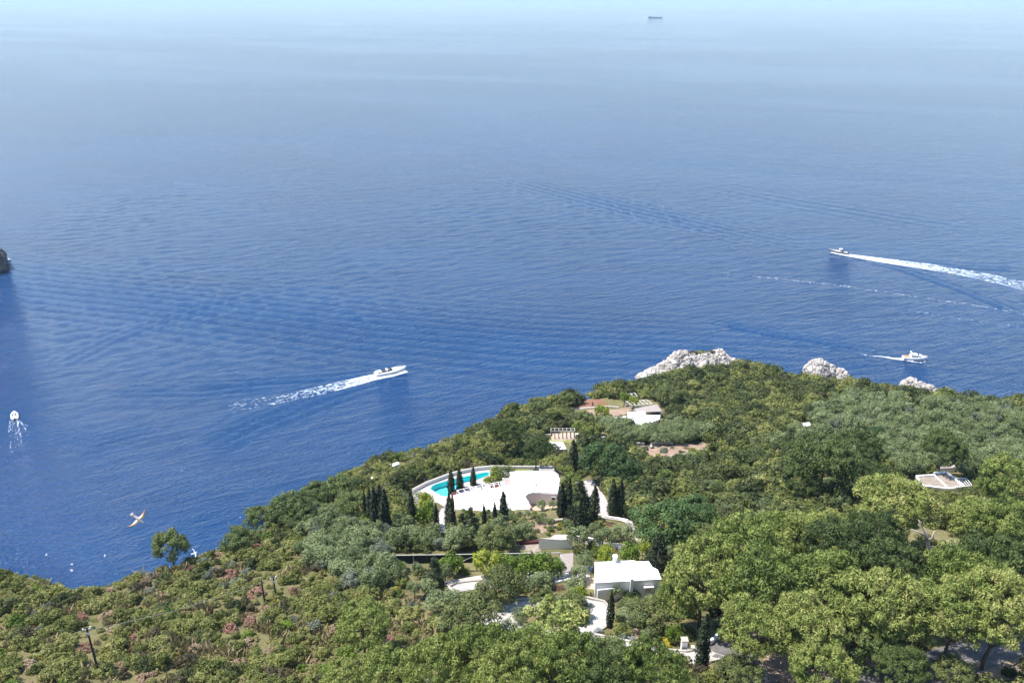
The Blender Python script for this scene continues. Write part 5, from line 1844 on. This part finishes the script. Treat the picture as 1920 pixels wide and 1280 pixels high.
# olives of the courtyard, and others that stand apart
for u, v, w, lab in [(1017, 946, 26, 'small sparse olive in the villa courtyard, left one'), (1037, 946, 22, 'small sparse olive in the villa courtyard, right one'),
                     (1097, 1050, 44, 'silvery olive between the pavilion and the white house'), (1085, 1075, 44, 'silvery olive below the pavilion'),
                     (1152, 1105, 44, 'silvery olive in front of the white house stair'), (1200, 1165, 60, 'loose olive on the bank below the white house'),
                     (1085, 1005, 60, 'grey olive behind the outbuilding wall'), (1130, 1008, 50, 'grey olive with yellow flowers behind'),
                     (1170, 1000, 50, 'grey olive at the turn of the garden path'), (835, 1075, 46, 'round olive right of the dark conical conifer'),
                     (1345, 1176, 26, 'dry grey shrub tree above the gate wall'), (975, 1155, 40, 'thin olive over the drive loop'), (955, 1178, 40, 'sparse reddish olive left of the open crowned oak'),
                     (920, 952, 0, ''), (790, 935, 40, 'pale olive in front of the pool paving'), (950, 885, 40, 'dark round olive at the end of the pool paving'), (1075, 1095, 50, 'olive by the path left of the white house')]:
    if w:
        put_crown('olive_tree', 'olive', 'olive' if 'dry' not in lab else 'grey', u, v, w, 5.4, 2.6, lab, 'olive tree')

for u, v, z, s, m, lab in [(1302, 666, 37.2, 1.3, 'maquisbrown', 'brownish bush growing on the crag top, left one'), (1316, 666, 37.0, 1.5, 'maquis', 'green bush growing on the middle of the crag top'),
                           (1334, 664, 37.6, 1.1, 'maquisbrown', 'small brown bush growing on the crag top, right one'), (1345, 674, 36.0, 1.2, 'maquisdark', 'dark bush in a hollow of the crag'), (1318, 676, 35.0, 1.0, 'maquisdark', 'small dark bush on the crag face')]:
    put('maquis_bush', 'bush', m, tuple(plane(u, v, z)), (s * 1.6, s, s * 0.8), lab, 'bush', 'bushes on the crag', 0.1)

# ------------------------------------------------------------------ scrub scattered over the slopes
POLES = [[(154, 1162), (200, 1162), (200, 1258), (170, 1258)], [(484, 1074), (530, 1072), (530, 1118), (488, 1130)]]
CLEAR = [[(1436, 928), (1452, 922), (1456, 934), (1442, 938)],
         [(1362, 840), (1385, 838), (1388, 846), (1365, 848)],
         [(848, 880), (1052, 878), (1052, 930), (1046, 968), (995, 952), (858, 948), (846, 930)],
         [(776, 918), (845, 888), (925, 872), (962, 876), (962, 905), (850, 935), (800, 950), (776, 942)],
         [(1112, 1050), (1216, 1048), (1243, 1085), (1240, 1112), (1206, 1122), (1166, 1106), (1112, 1098)],
         [(972, 1012), (1075, 1000), (1078, 1030), (1010, 1034), (978, 1036)],
         [(1048, 1035), (1078, 1035), (1078, 1076), (1050, 1076)],
         [(735, 1038), (1050, 1034), (1050, 1058), (735, 1058)],
         [(1080, 750), (1140, 746), (1242, 750), (1242, 785), (1200, 796), (1180, 790), (1140, 778), (1084, 768)],
         [(1030, 803), (1080, 803), (1080, 825), (1062, 842), (1034, 842), (1030, 825)],
         [(1308, 840), (1320, 822), (1350, 840), (1335, 848)],
         [(1716, 886), (1780, 884), (1822, 912), (1780, 918), (1728, 912)],
         [(1100, 908), (1120, 930), (1138, 962), (1124, 962), (1106, 925)],
         [(1106, 798), (1136, 824), (1128, 822), (1106, 802)],
         [(935, 1138), (990, 1138), (990, 1166), (940, 1164)], [(1104, 1130), (1130, 1140), (1126, 1168), (1108, 1172)],
         [(1098, 1198), (1240, 1222), (1240, 1232), (1100, 1208)], [(1280, 1206), (1345, 1200), (1345, 1245), (1285, 1250)],
         [(1340, 1215), (1380, 1220), (1425, 1280), (1395, 1280), (1350, 1240)], [(1690, 1245), (1760, 1228), (1760, 1262), (1680, 1280)],
         [(850, 1092), (905, 1088), (905, 1104), (850, 1104)], [(960, 1180), (1010, 1182), (1010, 1194), (960, 1190)],
         [(727, 866), (750, 864), (750, 876), (730, 878)],
         [(1500, 790), (1522, 790), (1522, 800), (1502, 800)], [(1610, 985), (1638, 985), (1638, 998), (1610, 998)],
         [(822, 945), (852, 930), (852, 985), (826, 995)], [(1130, 966), (1180, 976), (1188, 998), (1180, 984), (1130, 972)],
         [(1826, 934), (1850, 932), (1850, 944), (1828, 948)], [(1866, 948), (1894, 946), (1894, 960), (1868, 960)],
         [(1205, 655), (1380, 650), (1400, 676), (1290, 686), (1240, 700), (1205, 705)], [(1503, 670), (1560, 672), (1588, 706), (1560, 708), (1505, 700)],
         [(1693, 710), (1735, 712), (1758, 730), (1735, 732), (1695, 722)], [(1770, 1013), (1788, 1011), (1788, 1025), (1774, 1026)]]
ZONES = [('flower_garden', [(850, 958), (1062, 962), (1062, 1004), (990, 1006), (850, 1004)]),
         ('grove', [(1112, 800), (1150, 786), (1240, 798), (1330, 812), (1325, 834), (1140, 836)]),
         ('slope_olives', [(1500, 800), (1560, 750), (1700, 758), (1930, 775), (1930, 890), (1700, 905), (1650, 870), (1480, 840)]),
         ('left_olives', [(585, 965), (680, 995), (740, 985), (850, 1000), (1000, 1000), (990, 1034), (735, 1036), (735, 1130), (640, 1110), (560, 1040)]),
         ('garden', [(740, 1060), (1000, 1060), (1060, 980), (1185, 965), (1260, 1060), (1260, 1215), (900, 1220), (740, 1140)]),
         ('clearing', [(1170, 832), (1360, 830), (1350, 852), (1250, 875), (1185, 868)]),
         ('middle', [(1150, 845), (1330, 850), (1480, 820), (1660, 880), (1560, 1000), (1200, 1020), (1130, 920)]),
         ('pinewood', [(1260, 1010), (1560, 985), (1930, 930), (1930, 1300), (1340, 1300)]),
         ('headland', [(890, 800), (1040, 730), (1250, 690), (1400, 680), (1700, 730), (1930, 742), (1930, 790), (1700, 765), (1560, 755), (1480, 840), (1330, 850), (1150, 845), (1000, 870), (900, 850)]),
         ('left', [(-60, 1030), (300, 1030), (420, 985), (560, 1040), (640, 1110), (740, 1140), (900, 1220), (900, 1330), (-60, 1330)])]
# per zone: density, then (kind, material, name, weight, scale range)
MIX = {
    'flower_garden': (0.9, [('bush', 'maquis', 'maquis_bush', 30, 0.3, 0.65), ('bush', 'hedge', 'maquis_bush', 25, 0.3, 0.6), ('olive', 'olive', 'olive_tree', 22, 0.35, 0.6), ('bush', 'lime', 'bright_bush', 8, 0.3, 0.5), ('bush', 'grey', 'grey_bush', 10, 0.3, 0.6), ('bush', 'yellow', 'flowering_bush', 4, 0.25, 0.4)]),
    'grove': (0.85, [('olive', 'olive', 'olive_tree', 90, 0.75, 1.15), ('bush', 'maquis', 'maquis_bush', 10, 0.8, 1.3)]),
    'slope_olives': (0.54, [('olive', 'olive', 'olive_tree', 64, 0.75, 1.3), ('olive', 'grey', 'olive_tree', 8, 0.6, 1.0), ('bush', 'maquis', 'maquis_bush', 18, 0.9, 1.8), ('bush', 'maquisdark', 'maquis_bush', 8, 0.8, 1.6), ('bush', 'lime', 'bright_bush', 2, 0.7, 1.1)]),
    'left_olives': (0.85, [('olive', 'olive', 'olive_tree', 48, 0.7, 1.1), ('olive', 'grey', 'olive_tree', 10, 0.6, 0.9), ('bush', 'maquis', 'maquis_bush', 22, 0.9, 1.4), ('bush', 'maquisdark', 'maquis_bush', 14, 0.8, 1.4), ('bush', 'grey', 'grey_bush', 6, 0.7, 1.1)]),
    'garden': (0.62, [('olive', 'olive', 'olive_tree', 34, 0.55, 0.9), ('bush', 'maquis', 'maquis_bush', 22, 0.6, 1.1), ('bush', 'hedge', 'maquis_bush', 14, 0.5, 1.0), ('bush', 'grey', 'grey_bush', 8, 0.5, 0.9), ('bush', 'lime', 'bright_bush', 8, 0.5, 0.8), ('bush', 'yellow', 'flowering_bush', 5, 0.4, 0.7), ('spurge', 'spurge', 'spurge_bush', 4, 0.7, 1.1), ('tuft', 'straw', 'tuft', 8, 0.8, 1.4)]),
    'clearing': (0.3, [('bush', 'grey', 'grey_bush', 40, 0.4, 0.8), ('bush', 'maquis', 'maquis_bush', 25, 0.4, 0.8), ('bush', 'lime', 'bright_bush', 15, 0.4, 0.7), ('tuft', 'straw', 'tuft', 30, 0.8, 1.4)]),
    'middle': (0.62, [('bush', 'maquis', 'maquis_bush', 30, 1.1, 2.7), ('bush', 'maquisdark', 'maquis_bush', 44, 1.1, 2.8), ('bush', 'hedge', 'maquis_bush', 12, 0.8, 1.5), ('olive', 'olive', 'olive_tree', 9, 0.6, 1.0), ('bush', 'maquisbrown', 'maquis_bush', 6, 0.9, 1.7), ('bush', 'lemon', 'bright_bush', 4, 0.7, 1.2), ('bush', 'yellow', 'flowering_bush', 1.2, 0.5, 0.8), ('tuft', 'straw', 'tuft', 5, 0.8, 1.4)]),
    'pinewood': (0.30, [('bush', 'maquisdark', 'maquis_bush', 45, 0.7, 1.6), ('bush', 'maquis', 'maquis_bush', 35, 0.7, 1.5), ('bush', 'grey', 'grey_bush', 8, 0.6, 1.0), ('tuft', 'straw', 'tuft', 20, 0.8, 1.4)]),
    'headland': (0.62, [('bush', 'maquisdark', 'maquis_bush', 52, 1.1, 2.9), ('bush', 'maquis', 'maquis_bush', 34, 1.1, 2.8), ('bush', 'maquislight', 'maquis_bush', 8, 0.8, 1.6), ('bush', 'maquisbrown', 'maquis_bush', 10, 0.9, 2.0), ('bush', 'grey', 'grey_bush', 7, 0.7, 1.2), ('bush', 'hedge', 'maquis_bush', 6, 0.8, 1.5)]),
    'left': (0.97, [('bush', 'maquis', 'maquis_bush', 46, 0.45, 1.3), ('bush', 'maquislight', 'maquis_bush', 34, 0.4, 1.05), ('bush', 'maquisdark', 'maquis_bush', 9, 0.5, 1.25), ('bush', 'grey', 'grey_bush', 5, 0.4, 0.9), ('spurge', 'spurge', 'spurge_bush', 5, 0.7, 1.2), ('spurge', 'spurgetan', 'spurge_bush', 9, 0.6, 1.3), ('bush', 'yellow', 'flowering_bush', 2.2, 0.35, 0.6), ('bush', 'lemon', 'bright_bush', 4, 0.5, 1.0), ('bush', 'maquisbrown', 'maquis_bush', 5, 0.5, 1.0), ('tuft', 'straw', 'tuft', 22, 0.9, 2.0)]),
    'coast': (0.95, [('bush', 'maquis', 'maquis_bush', 50, 0.8, 1.7), ('bush', 'maquislight', 'maquis_bush', 14, 0.6, 1.2), ('bush', 'maquisdark', 'maquis_bush', 22, 0.8, 1.8), ('bush', 'grey', 'grey_bush', 9, 0.6, 1.2), ('bush', 'maquisbrown', 'maquis_bush', 7, 0.6, 1.2), ('spurge', 'spurge', 'spurge_bush', 2, 0.7, 1.1), ('bush', 'hedge', 'maquis_bush', 6, 0.8, 1.4)])}
WHERE = {'flower_garden': 'in the garden at the foot of the villa', 'grove': 'in the dense grove below the headland house', 'slope_olives': 'on the olive slope behind the right hand pines', 'left_olives': 'between the cliff edge pines and the citrus trellis',
         'garden': 'in the garden between the two white buildings', 'clearing': 'in the dug garden clearing', 'middle': 'in the maquis hollow right of the cypress pair',
         'pinewood': 'under the dense pine stand', 'headland': 'on the headland above the rocks', 'left': 'on the open slope around the utility poles', 'coast': 'along the cliff top between the pines and the headland'}
LOOK = {('bush', 'maquislight'): 'pale green maquis bush', ('bush', 'maquis'): 'olive green maquis bush', ('bush', 'maquisdark'): 'dark green maquis bush', ('bush', 'maquisbrown'): 'brownish maquis bush', ('bush', 'hedge'): 'fresh green bush',
        ('bush', 'grey'): 'grey green bush', ('bush', 'lime'): 'yellow green bush', ('bush', 'lemon'): 'bright green bush', ('bush', 'yellow'): 'yellow broom bush',
        ('olive', 'olive'): 'silvery green olive tree', ('olive', 'grey'): 'pale grey olive tree', ('spurge', 'spurge'): 'domed red spurge bush', ('spurge', 'spurgetan'): 'domed tan spurge bush'}
rg = np.random.default_rng(21)
cell = 1.9
A, B = np.meshgrid(np.arange(-235, 262, cell), np.arange(58, 348, cell))
A = A + rg.uniform(-0.48, 0.48, A.shape) * cell
B = B + rg.uniform(-0.48, 0.48, B.shape) * cell
A, B = A.ravel(), B.ravel()
cd_ = polydist(COAST, A, B)
ok = cd_ > -1.2
A, B, cd_ = A[ok], B[ok], cd_[ok]
C3 = np.stack([A, B, H(A, B)], -1)
U, Vv, Dp = project(C3)
ok = (U > -70) & (U < 1990) & (Vv < 1400)
C3, U, Vv, Dp, cd_ = C3[ok], U[ok], Vv[ok], Dp[ok], cd_[ok]
zone = np.full(len(U), 'coast', dtype=object)
done = np.zeros(len(U), bool)
for nm, poly in ZONES:
    m = (polydist(poly, U, Vv) > 0) & ~done
    zone[m] = nm
    done |= m
keep = rg.random(len(U))
dens = np.array([MIX[z][0] for z in zone])
bare = np.array([noise.noise(Vector((p[0] * 0.045, p[1] * 0.07, 4.2))) for p in C3])
dens = np.where((zone == 'left') & (bare > 0.5), dens * 0.75, dens)
ok = keep < dens
C3, U, Vv, Dp, zone, cd_, bare = C3[ok], U[ok], Vv[ok], Dp[ok], zone[ok], cd_[ok], bare[ok]
cand = []
for p, u, v, dp, z, cdd in zip(C3, U, Vv, Dp, zone, cd_):
    mix = MIX[z][1]
    w = np.array([m[3] for m in mix])
    k = rg.choice(len(mix), p=w / w.sum())
    kind, mat, nm, _, s0, s1 = mix[k]
    s = s0 + (s1 - s0) * rg.random() ** 1.4
    if cdd < 1.5:
        s *= 0.7
    if any(polydist(q_, u, v) > 0 for q_ in POLES):
        s *= 0.42
    if z == 'flower_garden':
        s = min(s, max(0.25, (v - 952) / (FPX / dp) / {'bush': 1.9, 'olive': 4.6}[kind]))
    cand.append([p, u, v, dp, z, kind, mat, nm, s])
# reject what would stand on or in front of buildings, paths and trees
hgt = {'bush': 1.9, 'olive': 4.6, 'spurge': 1.05, 'tuft': 0.7}
rad = {'bush': 1.7, 'olive': 2.5, 'spurge': 1.2, 'tuft': 0.9}
pts, own = [], []
for i, c in enumerate(cand):
    s, kp = c[8], FPX / c[3]
    hh, rr = hgt[c[5]] * s * kp * 0.80, rad[c[5]] * s * kp * 0.8
    for du, dv in ((0, 0), (0, -hh), (-rr, -hh * 0.5), (rr, -hh * 0.5), (0, -hh * 0.5)):
        pts.append((c[1] + du, c[2] + dv))
        own.append(i)
pts, own = np.array(pts), np.array(own)
bad = np.zeros(len(cand), bool)
for poly in CLEAR:
    m = polydist(poly, pts[:, 0], pts[:, 1]) > 0
    bad[own[m]] = True
RD, PL = np.array(ROADS), np.array(PLACED)
for i, c in enumerate(cand):
    if bad[i]:
        continue
    p, s = c[0], c[8]
    r_ = rad[c[5]] * s
    if ((RD[:, 0] - p[0]) ** 2 + (RD[:, 1] - p[1]) ** 2 < (RD[:, 2] + r_ * 0.55) ** 2).any():
        bad[i] = True
    elif ((PL[:, 0] - p[0]) ** 2 + (PL[:, 1] - p[1]) ** 2 < (PL[:, 2] * 0.55 + r_ * 0.4) ** 2).any() and c[5] != 'tuft':
        bad[i] = True
cand = [c for i, c in enumerate(cand) if not bad[i]]


def seen(c):
    return -20 < c[1] < 1940 and c[2] < 1300


MARKS = [(175, 1215, 'corner pole'), (507, 1105, 'pair of poles'), (318, 1017, 'lone cliff pine'), (680, 1178, 'solid bright pine'), (708, 960, 'dense cypress clump'), (773, 955, 'lone cypress'),
         (745, 1050, 'trellis end'), (817, 1080, 'conical conifer'), (950, 930, 'villa'), (860, 905, 'pool'), (1042, 1015, 'outbuilding'), (1180, 1080, 'white house'), (960, 1150, 'drive loop'), (1118, 1150, 'drive bend'),
         (1313, 1205, 'gate cypress'), (1154, 935, 'cypress pair'), (1240, 985, 'broad carob'), (1046, 835, 'square shed roof'), (1055, 812, 'rustic pergola'), (1205, 785, 'headland house'), (1105, 758, 'tilled plot'),
         (1285, 675, 'limestone crag'), (1540, 692, 'big boulder'), (1725, 722, 'low rock outcrop'), (1260, 848, 'dug garden'), (1511, 795, 'small headland roof'), (1545, 868, 'broad dark pine'), (1770, 843, 'round pine'),
         (1762, 902, 'brown roofed house'), (1622, 992, 'rail fence'), (1735, 995, 'dead limbs'), (1818, 1055, 'tree stump'), (1385, 1235, 'road bend'), (1720, 1255, 'lower road'), (540, 948, 'cliff edge pines'), (340, 1200, 'overhead wire'),
         (890, 1090, 'curved stone kerb'), (1120, 860, 'villa carob'), (1440, 930, 'small soil clearing'), (1840, 945, 'pale flat roofs'), (740, 870, 'half buried white roof')]
INDIV = {}
LIMIT = {'maquis_bush': 300, 'olive_tree': 270, 'grey_bush': 120, 'spurge_bush': 200, 'bright_bush': 60, 'flowering_bush': 60, 'tuft': 0}
rest = []
byname = {}
for c in cand:
    byname.setdefault(c[7], []).append(c)
for nm, L in byname.items():
    L.sort(key=lambda c: -(seen(c) * rad[c[5]] * c[8] / c[3]))
    n = LIMIT[nm]
    for c in L[:n]:
        if not seen(c):
            rest.append(c)
            continue
        p, z, kind, mat, s = c[0], c[4], c[5], c[6], c[8]
        size = rad[kind] * s / {'bush': 1.7, 'olive': 2.5, 'spurge': 1.2}[kind]
        sz = 'small' if size < 0.75 else ('mid-sized' if size < 1.2 else 'large')
        best = min(MARKS, key=lambda m_: (m_[0] - c[1]) ** 2 + (m_[1] - c[2]) ** 2)
        dx, dy = c[1] - best[0], c[2] - best[1]
        way = ('right of' if dx > 0 else 'left of') if abs(dx) > abs(dy) else ('below' if dy > 0 else 'behind')
        INDIV.setdefault((sz + ' ' + LOOK[(kind, mat)], way, best[2]), []).append((dx * dx + dy * dy, c, nm))
    rest += L[n:]

ORD = 'nearest second third fourth fifth sixth seventh eighth ninth tenth eleventh twelfth thirteenth fourteenth fifteenth sixteenth seventeenth eighteenth nineteenth twentieth'.split()
for (look, way, mark), L in INDIV.items():
    L.sort(key=lambda e: e[0])
    for i, (_, c, nm) in enumerate(L):
        p, z, kind, mat, s = c[0], c[4], c[5], c[6], c[8]
        lab = '%s %s the %s' % (look, way, mark)
        if len(L) > 1 and i < len(ORD):
            w_ = 'nearest' if i == 0 else ORD[i] + ' nearest'
            lab = '%s of the %ss %s the %s' % (w_, look, way, mark)
        put(nm, kind, mat, (p[0], p[1], p[2]), (s * rnd.uniform(.85, 1.15), s * rnd.uniform(.85, 1.15), s * rnd.uniform(.85, 1.2)), lab.replace('bushs', 'bushes'),
            {'olive_tree': 'olive tree'}.get(nm, 'bush'), (LOOK[(kind, mat)] + ' ' + WHERE[z]).replace('bush', 'bushes').replace('tree', 'trees'))

# the rest: uncountable scrub, one object, instanced on points
stuff_src = bpy.data.collections.new('scrub_shapes')
slot = {}
names = []
for kind, mat in sorted({(c[5], c[6]) for c in rest}):
    for i, (tr, cr) in enumerate(KINDS[kind][mat]):
        nm = 's%03d' % len(names)
        o = bpy.data.objects.new(nm, cr)
        stuff_src.objects.link(o)
        slot[(kind, mat, i)] = len(names)
        names.append(nm)
V = np.array([c[0] for c in rest], np.float32)
me = bpy.data.meshes.new('scrub')
me.from_pydata([tuple(map(float, v)) for v in V], [], [])
ia = me.attributes.new('pick', 'INT', 'POINT')
ia.data.foreach_set('value', [slot[(c[5], c[6], rnd.randrange(len(KINDS[c[5]][c[6]])))] for c in rest])
ra = me.attributes.new('turn', 'FLOAT', 'POINT')
ra.data.foreach_set('value', [rnd.uniform(0, 6.28) for _ in rest])
sa_ = me.attributes.new('size', 'FLOAT_VECTOR', 'POINT')
sa_.data.foreach_set('vector', np.array([[c[8] * rnd.uniform(.85, 1.15), c[8] * rnd.uniform(.85, 1.15), c[8] * rnd.uniform(.85, 1.2)] for c in rest], np.float32).ravel())
so = link('undergrowth', me)
ng = bpy.data.node_groups.new('scatter_scrub', 'GeometryNodeTree')
ng.interface.new_socket('Geometry', in_out='INPUT', socket_type='NodeSocketGeometry')
ng.interface.new_socket('Geometry', in_out='OUTPUT', socket_type='NodeSocketGeometry')
N_ = ng.nodes.new
gi, go, iop, ci = N_('NodeGroupInput'), N_('NodeGroupOutput'), N_('GeometryNodeInstanceOnPoints'), N_('GeometryNodeCollectionInfo')
ci.inputs['Collection'].default_value = stuff_src
ci.inputs['Separate Children'].default_value = True
ci.inputs['Reset Children'].default_value = True
a1, a2, a3 = N_('GeometryNodeInputNamedAttribute'), N_('GeometryNodeInputNamedAttribute'), N_('GeometryNodeInputNamedAttribute')
a1.data_type, a2.data_type, a3.data_type = 'INT', 'FLOAT', 'FLOAT_VECTOR'
a1.inputs[0].default_value, a2.inputs[0].default_value, a3.inputs[0].default_value = 'pick', 'turn', 'size'
cx = N_('ShaderNodeCombineXYZ')
ng.links.new(a2.outputs[0], cx.inputs[2])
ng.links.new(gi.outputs[0], iop.inputs['Points'])
ng.links.new(ci.outputs[0], iop.inputs['Instance'])
iop.inputs['Pick Instance'].default_value = True
ng.links.new(a1.outputs[0], iop.inputs['Instance Index'])
ng.links.new(cx.outputs[0], iop.inputs['Rotation'])
ng.links.new(a3.outputs[0], iop.inputs['Scale'])
ng.links.new(iop.outputs[0], go.inputs[0])
so.modifiers.new('scatter', 'NODES').node_group = ng
tag(so, 'mass of low green scrub and dry tufts covering the hillside', 'undergrowth', None, 'stuff')
print('individuals', len(cand) - len(rest), 'stuff', len(rest), 'objects', len(bpy.data.objects))
